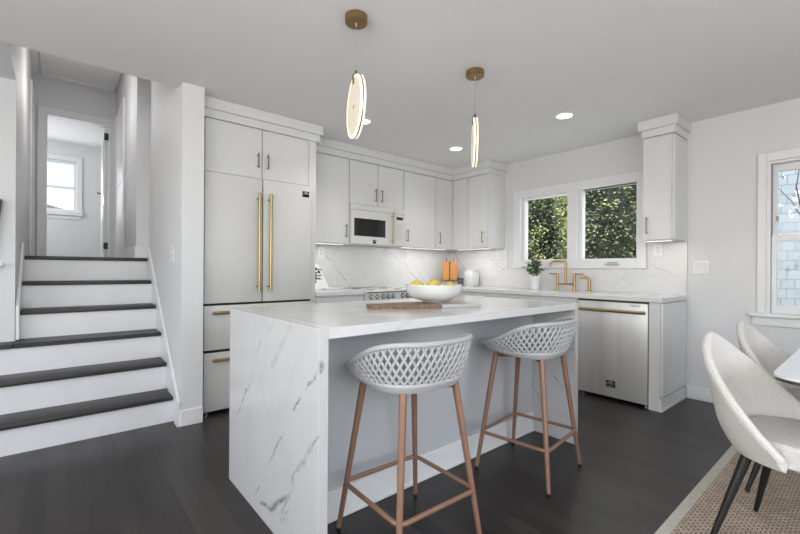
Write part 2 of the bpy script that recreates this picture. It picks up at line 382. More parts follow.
bm = B(); box(bm, X5 - .12, -5.9, 3.34, -2.56, -3.0, 3.45); struct('ceiling_bedroom', bm, mat('bedroom_ceiling', (.74, .74, .74), .7, var=.01))

# door frame to the far room with its opened leaf
bm = B(); cw = .075
box(bm, -2.45, DY0 - cw, UF, -2.43, DY0, DZ + cw, .004); box(bm, -2.45, DY1, UF, -2.43, DY1 + .052, DZ + cw, .004); box(bm, -2.45, DY0, DZ, -2.43, DY1, DZ + cw, .004)
box(bm, -2.57, DY0 - .0, UF, -2.44, DY0 + .015, DZ); box(bm, -2.57, DY1 - .015, UF, -2.44, DY1, DZ); box(bm, -2.57, DY0 + .015, DZ - .015, -2.44, DY1 - .015, DZ)
d1 = struct('door_1', bm, trim_m)
mt = Matrix.Translation((-2.58, DY1 - .02, 0)) @ Matrix.Rotation(math.radians(-1), 4, 'Z')
bm = B(); box(bm, -.60, -.038, UF + .01, 0, 0, DZ - .02, .002, mtx=mt)
for z0, z1 in ((UF + .15, UF + .75), (UF + .87, DZ - .15)):
    box(bm, -.50, -.046, z0, -.10, -.038, z1, .004, mtx=mt)
leaf = obj('door_leaf', bm, trim_m, d1)
bm = B(); hp = mt @ Vector((-.54, -.05, 2.17)); tube(bm, [mt @ Vector((-.54, -.038, 2.17)), mt @ Vector((-.54, -.075, 2.17))], .009); tube(bm, [mt @ Vector((-.545, -.078, 2.17)), mt @ Vector((-.44, -.085, 2.17))], .008)
tube(bm, [mt @ Vector((-.54, -.038, 2.17)), mt @ Vector((-.54, -.044, 2.17))], .026)
obj('door_handle', bm, glassdark_m, leaf)
for hz in (2.80, 1.37):
    bm = B(); box(bm, -2.585, DY1 - .06, hz, -2.55, DY1 - .016, hz + .085); obj('hinge', bm, glassdark_m, d1)
# side doors in the hall
def side_door(nm, xa, xb, y, s, ztop):
    bm = B()
    box(bm, xa - .07, y, UF, xa, y + s * .018, ztop + .07, .003); box(bm, xb, y, UF, xb + .07, y + s * .018, ztop + .07, .003); box(bm, xa, y, ztop, xb, y + s * .018, ztop + .07, .003)
    d = struct(nm, bm, trim_m)
    bm = B(); box(bm, xa, y, UF + .01, xb, y + s * .006, ztop); box(bm, xa + .1, y + s * .006, UF + .9, xb - .1, y + s * .012, ztop - .14, .003); box(bm, xa + .1, y + s * .006, UF + .15, xb - .1, y + s * .012, UF + .78, .003)
    obj('door_leaf', bm, trim_m, d)
side_door('door_2', -2.30, -1.55, -3.74, -1, 2.97)
side_door('door_3', -2.34, -1.80, YL, 1, 3.02)
# attic hatch
bm = B(); hx0, hx1, hy0, hy1 = -2.40, -1.45, -4.47, -3.76
for q in ((hx0, hy0, hx1, hy0 + .07), (hx0, hy1 - .07, hx1, hy1), (hx0, hy0 + .07, hx0 + .07, hy1 - .07), (hx1 - .07, hy0 + .07, hx1, hy1 - .07)): box(bm, q[0], q[1], UC - .02, q[2], q[3], UC, .004)
h = struct('trim_1', bm, trim_m); bm = B(); box(bm, hx0 + .07, hy0 + .07, UC - .006, hx1 - .07, hy1 - .07, UC); obj('hatch_panel', bm, ceil_m, h)
# bedroom window
bm = B(); a, b_, z0, z1 = -4.75, RWY[1], RWZ[0], RWZ[1]; x = X5
box(bm, x, b_, z0 - .06, x + .02, b_ + .075, z1 + .09, .004); box(bm, x, a, z1, x + .02, b_, z1 + .09, .004); box(bm, x, a, z0 - .075, x + .05, b_ + .09, z0 - .0, .006); box(bm, x, a, z0 - .14, x + .018, b_ + .06, z0 - .075, .004)
w = struct('window_3', bm, trim_m)
bm = B(); zm = 2.56
box(bm, x - .08, a, z0, x - .04, b_, z0 + .04); box(bm, x - .08, a, z1 - .04, x - .04, b_, z1); box(bm, x - .08, b_ - .045, z0 + .04, x - .04, b_, z1 - .04); box(bm, x - .08, a, zm - .02, x - .03, b_ - .045, zm + .02); box(bm, x - .08, a, z0, x - .04, a + .04, z1)
obj('sash', bm, trim_m, w); bm = B(); box(bm, x - .066, a + .03, z0 + .03, x - .06, b_ - .04, z1 - .03); obj('pane', bm, glass_m, w, smooth=False)

# kitchen window: casings, sashes and panes
bm = B()
box(bm, 1.06, -.02, 1.165, W1[0], 0, 2.09, .004); box(bm, W2[1], -.02, 1.165, 2.535, 0, 2.09, .004); box(bm, W1[0], -.02, 2.0, W2[1], 0, 2.09, .004)
box(bm, W1[0], -.02, 1.165, W2[1], 0, 1.235, .004); box(bm, W1[1], -.02, 1.235, W2[0], 0, 2.0, .003); box(bm, 1.04, -.032, 1.15, 2.55, 0, 1.168, .003)
w = struct('window_1', bm, trim_m)
for (xa, xb, za, zb) in (W1, W2):
    bm = B(); f = .034
    box(bm, xa, .03, za, xa + f, .10, zb); box(bm, xb - .022, .03, za, xb, .10, zb); box(bm, xa + f, .03, za, xb - .022, .10, za + .02); box(bm, xa + f, .03, zb - .02, xb - .022, .10, zb)
    s = obj('sash', bm, trim_m, w, smooth=False)
    bm = B(); box(bm, xa + f, .062, za + .02, xb - .022, .068, zb - .02); obj('pane', bm, glass_m, s, smooth=False)
bm = B(); box(bm, 2.16, -.045, 1.185, 2.30, -.02, 1.198, .004); tube(bm, [(2.18, -.03, 1.198), (2.20, -.035, 1.212), (2.28, -.035, 1.208)], .005); obj('crank_handle', bm, mat('grey_crank', (.45, .45, .45), .4), w)
bm = B(); box(bm, 1.80, -.026, 1.32, 1.812, -.02, 1.40); box(bm, 1.825, -.026, 1.32, 1.835, -.02, 1.40); obj('lock_lever', bm, trim_m, w)

# double-hung window on the right
bm = B(); xa, xb, za, zb = W3
box(bm, xa - .055, -.02, za, xa, 0, zb + .07, .004); box(bm, xb, -.02, za, xb + .055, 0, zb + .09, .004); box(bm, xa, -.02, zb, xb, 0, zb + .07, .004)
box(bm, xa - .105, -.055, za - .03, xb + .105, .02, za, .006); box(bm, xa - .085, -.02, za - .10, xb + .085, 0, za - .03, .004)
box(bm, xa, .0, za, xa + .022, .12, zb); box(bm, xb - .022, .0, za, xb, .12, zb); box(bm, xa + .022, 0, zb - .02, xb - .022, .12, zb)
w = struct('window_2', bm, trim_m)
zm = 1.40
bm = B(); box(bm, xa + .026, .07, zm - .02, xa + .055, .10, zb - .02); box(bm, xb - .085, .07, zm - .02, xb - .026, .10, zb - .02); box(bm, xa + .055, .07, zb - .075, xb - .085, .10, zb - .02); box(bm, xa + .055, .07, zm - .02, xb - .085, .10, zm + .02)
s = obj('upper_sash', bm, trim_m, w); bm = B(); box(bm, xa + .055, .082, zm + .02, xb - .085, .088, zb - .075); obj('pane', bm, glass_m, s, smooth=False)
bm = B(); box(bm, xa + .026, .035, za, xa + .055, .066, zm + .02); box(bm, xb - .085, .035, za, xb - .026, .066, zm + .02); box(bm, xa + .055, .035, za, xb - .085, .066, za + .065); box(bm, xa + .055, .035, zm - .025, xb - .085, .066, zm + .02)
s = obj('lower_sash', bm, trim_m, w); bm = B(); box(bm, xa + .055, .047, za + .065, xb - .085, .053, zm - .025); obj('pane', bm, glass_m, s, smooth=False)
bm = B(); box(bm, xa + .023, .03, zm, xa + .0255, .068, zb - .02); obj('sash_track', bm, mat('track_grey', (.25, .25, .26), .5), w)
bm = B(); box(bm, xa + .048, .062, 1.53, xa + .062, .07, 1.57, .002); obj('sash_latch', bm, pull_m, w)

# baseboards
def bb(nm, x0, y0, x1, y1, zz=0, h=.115):
    bm = B(); box(bm, x0, y0, zz, x1, y1, zz + h, .004)
    struct(nm, bm, trim_m)
bb('baseboard_back', 2.87, -.016, XR, 0)
bb('baseboard_stub_front', .78, YR - .004, .796, YR + .145)
bb('baseboard_hall_right', -1.48, -3.754, -.575, -3.74, UF)
bb('baseboard_hall_jog', -.575, -3.754, -.561, YR, UF)

# ------------------------------------------------------------------ staircase
st = thing('staircase', 'white staircase of six steps with dark wooden treads at the left', 'staircase', (.2, -4.1, 0))
tops = [.19, .396, .602, .808, 1.014, 1.22]; RUN = .232
for i, tz in enumerate(tops):
    xr = .63 - RUN * i; xn = .655 - RUN * i
    yl = -5.75 if i < 3 else YL + .003
    if i == 2: pass
    zb = 0 if i == 0 else tops[i - 1]
    bm = B()
    if i < 3:
        xbk = xr - RUN - .02 if i < 2 else .04
        # lower steps run on to the left in front of the wall
        box(bm, xr - .02, yl, zb, xr, YR - .003, tz - .03)
    else: box(bm, xr - .02, yl, zb, xr, YR - .003, tz - .03)
    obj('riser', bm, riser_m, st)
    bm = B()
    if i < 2: box(bm, xr - RUN - .02, yl, tz - .03, xn, YR - .024, tz, .006, 2)
    elif i == 2:
        box(bm, .034, yl, tz - .03, xn, YL, tz, .004); box(bm, xr - RUN - .02, YL + .002, tz - .03, xn, YR - .024, tz, .004)
    elif i < 5: box(bm, xr - RUN - .02, yl, tz - .03, xn, YR - .024, tz, .006, 2)
    else: box(bm, -.549, yl, tz - .03, xn, YR - .006, tz + .001, .005, 2)
    obj('tread', bm, tread_m, st)
sl = .206 / .232
def skirt(ya, yb, x0, x1, zbot=True, x1low=None):
    z = lambda x: .19 + (.655 - x) * sl + .10
    poly = [(x0, z(x0)), (x1, z(x1)), (x1, 0 if zbot else .61), (x1 - .1 if zbot else x1 - .05, 0 if zbot else .61), (x0, z(x0) - .33)]
    bm = B(); prism(bm, poly, 'y', ya, yb); obj('skirt_board', bm, trim_m, st, smooth=False)
skirt(YR - .022, YR - .003, -.50, .785)
skirt(YL + .003, YL + .022, -.50, .026, zbot=False)
bm = B(); box(bm, -.56, YL + .003, UF + .002, -.47, YL + .02, UF + .11, .003); obj('skirt_end', bm, trim_m, st)

# ------------------------------------------------------------------ cabinets
def door_panel(bm, face, a0, a1, z0, z1, base, th=.02, fr=.014, g=.0034):
    """slim-framed slab door. face 'x': a=y, looks +x, base=x of carcass front; 'y': a=x, looks -y; 'X': looks +x side panel"""
    a0 += g; a1 -= g; z0 += g; z1 -= g
    def bx(p0, p1, q0, q1, zz0, zz1, bv=0.0):
        if face == 'x': box(bm, base + p0, q0, zz0, base + p1, q1, zz1, bv)
        else: box(bm, q0, base - p1, zz0, q1, base - p0, zz1, bv)
    bx(.001, th - .004, a0 + fr, a1 - fr, z0 + fr, z1 - fr)
    for q in ((a0, a0 + fr, z0, z1), (a1 - fr, a1, z0, z1), (a0 + fr, a1 - fr, z0, z0 + fr), (a0 + fr, a1 - fr, z1 - fr, z1)): bx(.001, th, *q, .0015)
def pull(parent, face, a, z0, z1, front, m=pull_m, r_=.0055, proj=.03):
    bm = B()
    P = (lambda d, zz: (front + d, a, zz)) if face == 'x' else (lambda d, zz: (a, front - d, zz))
    tube(bm, [P(proj, z0), P(proj, z1)], r_, 10)
    for zz in (z0 + .015, z1 - .015): tube(bm, [P(0, zz), P(proj, zz)], r_ * .85, 8)
    obj('handle', bm, m, parent)
def crown(parent, segs):
    for s in segs: pass
TOPZ = 2.298
def uppercab(label, face, a0, a1, z0, z1, doors, depth, back=.003, handles=()):
    loc = (depth / 2, (a0 + a1) / 2, z0) if face == 'x' else ((a0 + a1) / 2, -depth / 2, z0)
    t = thing('upper_cabinet', label, 'cabinet', loc, 'wall cabinets')
    bm = B()
    if face == 'x': box(bm, back, a0 + .0005, z0, depth - .02, a1 - .0005, z1)
    else: box(bm, a0 + .0005, -(depth - .02), z0, a1 - .0005, -back, z1)
    obj('body', bm, cab_m, t, smooth=False)
    base = depth - .02 if face == 'x' else -(depth - .02)
    for (d0, d1), h in zip(doors, handles):
        bm = B(); door_panel(bm, face, d0, d1, z0, z1, base)
        d = obj('door', bm, cab_m, t)
        if h is not None: pull(d, face, h[0], h[1], h[2], depth if face == 'x' else -depth)
    return t
UZ = 1.397
uppercab('white wall cabinet between the tall fridge panel and the microwave', 'x', -2.488, -1.945, UZ, TOPZ, [(-2.488, -1.945)], .34, handles=[(-1.99, 1.46, 1.60)])
uppercab('short white double-door wall cabinet directly above the microwave', 'x', -1.943, -1.182, 1.83, TOPZ, [(-1.943, -1.5625), (-1.5625, -1.182)], .34, handles=[(-1.605, 1.88, 2.02), (-1.52, 1.88, 2.02)])
uppercab('white single-door wall cabinet to the right of the microwave', 'x', -1.18, -.652, UZ, TOPZ, [(-1.18, -.652)], .34, handles=[(-1.135, 1.46, 1.60)])
uppercab('narrow white wall cabinet in the corner on the range wall', 'x', -.65, -.342, UZ, TOPZ, [(-.65, -.342)], .34, handles=[(-.59, 1.46, 1.60)])
t = uppercab('white corner wall cabinet between the range wall and the kitchen window', 'y', .342, .918, UZ, TOPZ, [(.342, .60), (.60, .918)], .34, handles=[None, (.85, 1.46, 1.60)])
bm = B(); box(bm, .002, -.338, UZ, .341, -.003, TOPZ); obj('blind_corner', bm, cab_m, t, smooth=False)
bm = B(); box(bm, .918, -.335, UZ, .924, -.003, TOPZ); obj('side_panel', bm, cab_m, t, smooth=False)
t = uppercab('tall narrow white wall cabinet right of the kitchen window', 'y', 2.612, 2.84, UZ, TOPZ, [(2.612, 2.84)], .34, handles=[(2.655, 1.45, 1.60)])
bm = B(); door_panel(bm, 'x', -.318, -.004, UZ, TOPZ, 2.838, .018, .022); obj('side_panel', bm, cab_m, t)

# crown moulding, two steps up to the ceiling
def crown_run(label, pts_fn, loc):
    t = thing('crown_moulding', label, 'moulding', loc, 'crown mouldings')
    for nm, z0, z1, o_ in (('lower_step', TOPZ + .002, 2.364, .008), ('upper_step', 2.364, 2.4485, .030)):
        bm = B(); pts_fn(bm, z0, z1, o_); obj(nm, bm, cab_m, t)
crown_run('two-step white crown over the fridge cabinet', lambda bm, z0, z1, o: box(bm, .36, -3.478, z0, .62 + o, -2.462 + o, z1, .002), (.4, -3, TOPZ))
crown_run('long two-step white crown above the range wall cabinets', lambda bm, z0, z1, o: box(bm, .003, -2.42, z0, .34 + o, -.003, z1, .002), (.2, -1.3, TOPZ))
crown_run('two-step white crown over the corner cabinet left of the kitchen window', lambda bm, z0, z1, o: box(bm, .34 + o + .001, -.34 - o, z0, .924 + o, -.003, z1, .002), (.6, -.2, TOPZ))
crown_run('two-step white crown over the narrow cabinet right of the window', lambda bm, z0, z1, o: box(bm, 2.612 - o, -.34 - o, z0, 2.857 + o, -.003, z1, .002), (2.7, -.2, TOPZ))

# tall fridge surround: cabinet above, side panels
t = thing('fridge_surround', 'tall white surround with a double-door cabinet over the refrigerator', 'cabinet', (.3, -3, 0))
bm = B(); box(bm, .003, -2.560, 0, .618, -2.490, TOPZ); obj('side_panel', bm, cab_m, t, smooth=False)
bm = B(); box(bm, .003, -3.484, 0, .618, -3.468, TOPZ); obj('side_panel', bm, cab_m, t, smooth=False)
bm = B(); box(bm, .003, -3.467, 1.875, .60, -2.561, TOPZ); obj('body', bm, cab_m, t, smooth=False)
for (d0, d1, hy) in ((-3.445, -2.995, -3.035), (-2.993, -2.562, -2.952)):
    bm = B(); door_panel(bm, 'x', d0, d1, 1.88, TOPZ, .60); d = obj('door', bm, cab_m, t); pull(d, 'x', hy, 1.965, 2.09, .62)
for q in ((-3.467, -3.447),):
    bm = B(); box(bm, .60, q[0], 1.876, .616, q[1], TOPZ); obj('filler', bm, cab_m, t, smooth=False)

# refrigerator
f = thing('refrigerator', 'white french-door refrigerator with long brass handles', 'refrigerator', (.35, -3.01, 0))
FY0, FY1, FX = -3.458, -2.566, .68
bm = B(); box(bm, .02, FY0 + .004, .035, .625, FY1 - .004, 1.868); obj('body', bm, appl_m, f, smooth=False)
bm = B(); box(bm, .625, -3.0138, .857, .672, -3.0062, 1.80); obj('centre_gap_shade', bm, gap_m, f, smooth=False)  # black strip stands in for the shade between the two doors
for gz in (.8382, .4762):
    bm = B(); box(bm, .625, FY0 + .003, gz, .668, FY1 - .003, gz + (.0176 if gz > .6 else .0206)); obj('drawer_gap', bm, gap_m, f, smooth=False)  # black strips stand in for the shade above each drawer
for d0, d1, hy in ((FY0, -3.014, -3.055), (-3.006, FY1, -2.960)):
    bm = B(); box(bm, .63, d0, .856, FX, d1, 1.868, .004, 2); d = obj('door', bm, appl_m, f)
    bm = B(); tube(bm, [(FX + .052, hy, .94), (FX + .052, hy, 1.745)], .0125, 14)
    for z in (.98, 1.70): tube(bm, [(FX, hy, z), (FX + .052, hy, z)], .009, 10)
    obj('handle', bm, brass_m, d)
    if d1 == FY1:
        bm = B(); box(bm, FX, -2.655, 1.765, FX + .002, -2.590, 1.815); bd = obj('badge', bm, badge_m, d, smooth=False)
for z0, z1 in ((.497, .838), (.028, .476)):
    bm = B(); box(bm, .63, FY0, z0, FX, FY1, z1, .004, 2); d = obj('drawer', bm, appl_m, f)
    bm = B(); hz = z1 - .052; tube(bm, [(FX + .048, FY0 + .05, hz), (FX + .048, FY1 - .05, hz)], .0125, 14)
    for y in (FY0 + .09, FY1 - .09): tube(bm, [(FX, y, hz), (FX + .048, y, hz)], .009, 10)
    obj('handle', bm, brass_m, d)
for y in (FY0 + .025, FY1 - .05):
    bm = B(); lathe(bm, [(0, 0), (.018, 0), (.018, .012), (.009, .016), (.009, .028), (0, .028)], (.655, y, 0), 16); obj('levelling_foot', bm, chrome_m, f)
# little crown-like emblem used on the appliance badges
def emblem(parent, face, c, w, h, col):
    """arched crown mark above a short word line; face 'x' looks +x, 'y' looks -y"""
    bm = B(); n = 14
    def P(u, v, d): return (c[0] + d, c[1] + u, c[2] + v) if face == 'x' else (c[0] + u, c[1] - d, c[2] + v)
    for (ro, ri) in ((.34, .27), (.19, .13)):
        for k in range(n):
            a0 = PI * k / n; a1 = PI * (k + 1) / n
            q = [P(w * r_ * math.cos(a), -h * .06 + h * r_ * 1.1 * math.sin(a), .003) for r_, a in ((ro, a0), (ro, a1), (ri, a1), (ri, a0))]
            bm.faces.new([bm.verts.new(v) for v in q])
    for u in (-.40, .0, .40):
        q = [P(w * (u - .03), -h * .10, .003), P(w * (u + .03), -h * .10, .003), P(w * (u + .03), h * .10, .003), P(w * (u - .03), h * .10, .003)]
        bm.faces.new([bm.verts.new(v) for v in q])
    q = [P(-w * .40, -h * .13, .003), P(w * .40, -h * .13, .003), P(w * .40, -h * .09, .003), P(-w * .40, -h * .09, .003)]
    bm.faces.new([bm.verts.new(v) for v in q])
    obj('emblem', bm, col, parent, smooth=False)
silver_m = mat('badge_silver', (.6, .6, .6), .4, .5, var=0)
def text(parent, body, size, loc, rot, m, name='lettering'):
    cu = bpy.data.curves.new(name, 'FONT'); cu.body = body; cu.size = size; cu.extrude = .0004; cu.align_x = 'CENTER'; cu.align_y = 'CENTER'
    tmp = bpy.data.objects.new(name, cu); C.objects.link(tmp); dg = bpy.context.evaluated_depsgraph_get()
    me = bpy.data.meshes.new_from_object(tmp.evaluated_get(dg)); bpy.data.objects.remove(tmp)
    o = bpy.data.objects.new(name, me); C.objects.link(o); me.materials.clear(); me.materials.append(m)
    me.transform(Matrix.Translation(loc) @ rot); me.transform(Matrix.Translation(-ROOTLOC[parent.name])); o.parent = parent; ROOTLOC[o.name] = ROOTLOC[parent.name]
    return o
RX = Matrix(((0, 0, 1), (1, 0, 0), (0, 1, 0))).to_4x4()    # reads along +y, faces +x
RY = Matrix(((1, 0, 0), (0, 0, -1), (0, 1, 0))).to_4x4()   # reads along +x, faces -y
emblem(bd, 'x', (FX + .002, -2.6225, 1.795), .062, .05, silver_m)

# over-the-range microwave
btn_m = mat('button_grey', (.42, .42, .42), .5)
mw = thing('microwave', 'white over-the-range microwave with brass bar handle', 'microwave', (.2, -1.56, 1.40))
MX = .378
bm = B(); box(bm, .004, -1.940, 1.402, .350, -1.185, 1.826); obj('body', bm, appl_m, mw, smooth=False)
bm = B(); box(bm, .3505, -1.94, 1.766, MX - .006, -1.36, 1.826, .002); box(bm, .3505, -1.357, 1.766, MX - .006, -1.185, 1.826, .002); obj('vent_strip', bm, appl_m, mw)
bm = B(); box(bm, .3505, -1.938, 1.7625, .365, -1.187, 1.7655); obj('vent_gap', bm, gap_m, mw, smooth=False)
bm = B(); box(bm, .3505, -1.94, 1.402, MX, -1.36, 1.762, .003); dr = obj('door', bm, appl_m, mw)
bm = B(); box(bm, MX - .001, -1.905, 1.485, MX + .0015, -1.485, 1.675); obj('window', bm, blkgloss_m, dr, smooth=False)
bm = B(); tube(bm, [(MX + .035, -1.395, 1.41), (MX + .035, -1.395, 1.78)], .0095, 12)
for z in (1.45, 1.73): tube(bm, [(MX, -1.395, z), (MX + .035, -1.395, z)], .007, 8)
obj('handle', bm, brass_m, dr)
bm = B(); box(bm, MX, -1.66, 1.412, MX + .002, -1.615, 1.452); bd = obj('badge', bm, badge_m, dr, smooth=False); emblem(bd, 'x', (MX + .002, -1.6375, 1.435), .04, .035, silver_m)
bm = B(); box(bm, .3505, -1.357, 1.402, MX - .003, -1.185, 1.762, .003); cp = obj('control_panel', bm, appl_m, mw)
bm = B(); box(bm, MX - .004, -1.32, 1.70, MX - .001, -1.225, 1.733); obj('display', bm, blkgloss_m, cp, smooth=False)
for r_ in range(6):
    for c_ in range(3):
        bm = B(); box(bm, MX - .004, -1.315 + c_ * .034, 1.64 - r_ * .033, MX - .0015, -1.295 + c_ * .034, 1.650 - r_ * .033); obj('button', bm, btn_m, cp, smooth=False)

# ------------------------------------------------------------------ base run, counters, splash
vb = [((.018, -2.14, 1.39), (.018, -1.90, 1.12), .008, .75), ((.018, -1.90, 1.12), (.018, -1.69, .90), .007, .85), ((.018, -1.23, 1.39), (.018, -.88, 1.19), .008, .7), ((.018, -.88, 1.19), (.018, -.58, .91), .009, .85), ((.018, -1.75, 1.4), (.018, -1.55, 1.15), .006, .35), ((.018, -.70, 1.4), (.018, -.50, 1.2), .006, .4), ((.018, -2.4, 1.15), (.018, -2.15, .93), .007, .5),
      ((.06, -.018, 1.395), (.27, -.018, 1.15), .009, .9), ((.74, -.018, 1.26), (.92, -.018, 1.12), .009, .85), ((.55, -.018, 1.29), (.74, -.018, 1.26), .006, .4), ((1.5, -.018, 1.14), (1.7, -.018, .98), .007, .4), ((2.45, -.018, 1.23), (2.70, -.018, 1.13), .007, .6), ((2.70, -.018, 1.13), (2.88, -.018, 1.0), .007, .75), ((2.2, -.018, 1.13), (2.5, -.018, .95), .006, .4), ((2.60, -.018, 1.25), (2.75, -.018, 1.38), .006, .4)]
splash_m = marble('backsplash_marble', vb, (.70, .70, .695), .14, .07, .08)
counter_m = marble('counter_quartz', [], (.70, .70, .70), .12, .05, .07)
t = thing('backsplash', 'white marble slab backsplash with grey veins along both kitchen walls', 'backsplash', (.3, -.3, .914))
bm = B(); box(bm, .002, -2.488, .9145, .018, -.003, UZ - .001); obj('slab', bm, splash_m, t, smooth=False)
bm = B(); box(bm, .019, -.018, .9145, .975, -.002, UZ - .001); box(bm, .975, -.018, .9145, 2.555, -.002, 1.148); box(bm, 2.555, -.018, .9145, 2.866, -.002, UZ - .001); obj('slab', bm, splash_m, t, smooth=False)
def counter(label, boxes):
    bm = B()
    for q in boxes: box(bm, q[0], q[1], .874, q[2], q[3], .914, .003)
    return tag(obj('worktop', bm, counter_m), label, 'worktop', 'kitchen worktops')
counter('short white worktop between the fridge panel and the range', [(.004, -2.488, .64, -1.947)])
counter('long white L-shaped worktop under the kitchen window', [(.004, -1.178, .64, -.645), (.004, -.645, 2.866, -.019)])

def basecab(label, face, a0, a1, depth, drawers, doors):
    loc = (depth / 2, (a0 + a1) / 2, 0) if face == 'x' else ((a0 + a1) / 2, -depth / 2, 0)
    t = thing('base_cabinet', label, 'cabinet', loc, 'base cabinets')
    bm = B()
    if face == 'x': box(bm, .003, a0 + .001, .10, depth - .02, a1 - .001, .8735); box(bm, .003, a0 + .001, 0, depth - .08, a1 - .001, .10)
    else: box(bm, a0 + .001, -(depth - .02), .10, a1 - .001, -.02, .8735); box(bm, a0 + .001, -(depth - .08), 0, a1 - .001, -.02, .10)
    obj('body', bm, cab_m, t, smooth=False)
    base = depth - .02 if face == 'x' else -(depth - .02)
    for (d0, d1) in drawers:
        bm = B(); door_panel(bm, face, d0, d1, .70, .855, base); d = obj('drawer', bm, cab_m, t)
    for (d0, d1) in doors:
        bm = B(); door_panel(bm, face, d0, d1, .105, .695, base); d = obj('door', bm, cab_m, t); pull(d, face, d1 - .04, .54, .66, depth if face == 'x' else -depth)
    return t
basecab('white base cabinet between the fridge panel and the range', 'x', -2.488, -1.947, .62, [(-2.488, -1.947)], [(-2.488, -1.947)])
basecab('white base cabinet on the range wall right of the range', 'x', -1.178, -.64, .62, [(-1.178, -.66)], [(-1.178, -.66)])
basecab('white corner base cabinet under the orange board', 'y', .645, 1.10, .62, [(.66, 1.10)], [(.66, 1.10)])
basecab('white sink base cabinet below the brass faucet', 'y', 1.102, 2.162, .62, [(1.102, 2.162)], [(1.102, 1.63), (1.632, 2.162)])

# range
rg = thing('range_cooker', 'stainless steel range with a row of knobs below the microwave', 'range', (.33, -1.56, 0))
bm = B(); box(bm, .02, -1.942, .08, .645, -1.183, .885); box(bm, .06, -1.93, 0, .58, -1.20, .08); obj('body', bm, steel_m, rg, smooth=False)
bm = B(); box(bm, .02, -1.942, .886, .672, -1.183, .908, .003); obj('cooktop', bm, steel_m, rg)
bm = B(); box(bm, .6725, -1.942, .889, .6745, -1.183, .896); obj('trim_bar', bm, black_m, rg, smooth=False)
bm = B(); box(bm, .646, -1.942, .812, .668, -1.183, .884, .002); fp = obj('control_panel', bm, steel_m, rg)
bm = B(); box(bm, .646, -1.942, .800, .672, -1.183, .810); obj('trim_bar', bm, black_m, rg)
for y in (-1.885, -1.81, -1.735, -1.665, -1.60, -1.47, -1.40, -1.33, -1.25):
    bm = B(); tube(bm, [(.668, y, .848), (.674, y, .848)], .026, 18); obj('knob_bezel', bm, black_m, fp)
    bm = B(); tube(bm, [(.674, y, .848), (.678, y, .848)], .021, 18); tube(bm, [(.676, y, .848), (.700, y, .848)], [.018, .0165], 18); box(bm, .700, y - .004, .833, .706, y + .004, .863)
    obj('knob', bm, chrome_m, fp)
bm = B(); box(bm, .646, -1.93, .20, .665, -1.195, .79, .004); od = obj('oven_door', bm, steel_m, rg)
bm = B(); box(bm, .6655, -1.80, .34, .667, -1.32, .62); obj('oven_window', bm, blkgloss_m, od, smooth=False)
bm = B(); tube(bm, [(.71, -1.88, .73), (.71, -1.245, .73)], .012); tube(bm, [(.665, -1.86, .73), (.71, -1.86, .73)], .008); tube(bm, [(.665, -1.265, .73), (.71, -1.265, .73)], .008); obj('handle', bm, brass_m, od)
for cy_ in (-1.75, -1.37):
    for cx2 in (.2, .46):
        bm = B(); lathe(bm, [(0, 0), (.05, 0), (.045, .003), (0, .0035)], (cx2, cy_, .908), 20); obj('burner', bm, black_m, rg)

# dishwasher and end panel
dw = thing('dishwasher', 'stainless steel dishwasher with a brass bar handle', 'dishwasher', (2.465, -.3, 0))
bm = B(); box(bm, 2.168, -.595, .02, 2.762, -.03, .868); obj('body', bm, mat('dishwasher_body', (.05, .05, .05), .6), dw, smooth=False)
bm = B(); box(bm, 2.170, -.625, .03, 2.758, -.597, .856, .003, 2); d = obj('door', bm, steel_m, dw)
bm = B(); tube(bm, [(2.178, -.672, .785), (2.752, -.672, .785)], .0135, 14)
for x in (2.21, 2.72): tube(bm, [(x, -.625, .785), (x, -.672, .785)], .0095, 8)
obj('handle', bm, brass_m, d)
bm = B(); box(bm, 2.432, -.6275, .115, 2.508, -.625, .172); bd = obj('badge', bm, badge_m, d, smooth=False)
emblem(bd, 'y', (2.470, -.6275, .150), .074, .058, silver_m)
text(bd, 'FORNO', .016, (2.470, -.6285, .127), RY, silver_m)
text(d, 'FORNO', .022, (2.665, -.6255, .833), RY, ink_m)
bm = B()
for x in (2.2, 2.73):
    bm = B(); lathe(bm, [(0, 0), (.018, 0), (.018, .012), (.008, .014), (.008, .019), (0, .019)], (x, -.56, 0), 12); obj('levelling_foot', bm, chrome_m, dw)
t = thing('end_panel', 'white finished end panel closing the run beside the dishwasher', 'cabinet panel', (2.8, -.3, 0))
bm = B(); box(bm, 2.766, -.622, 0, 2.846, -.02, .8735); obj('filler', bm, cab_m, t, smooth=False)
bm = B(); door_panel(bm, 'x', -.618, -.03, .115, .868, 2.846, .020, .03); obj('side_panel', bm, cab_m, t)
bm = B(); box(bm, 2.846, -.622, 0, 2.858, -.02, .10); box(bm, 2.858, -.622, 0, 2.868, -.02, .02, .003); obj('toe_board', bm, trim_m, t)

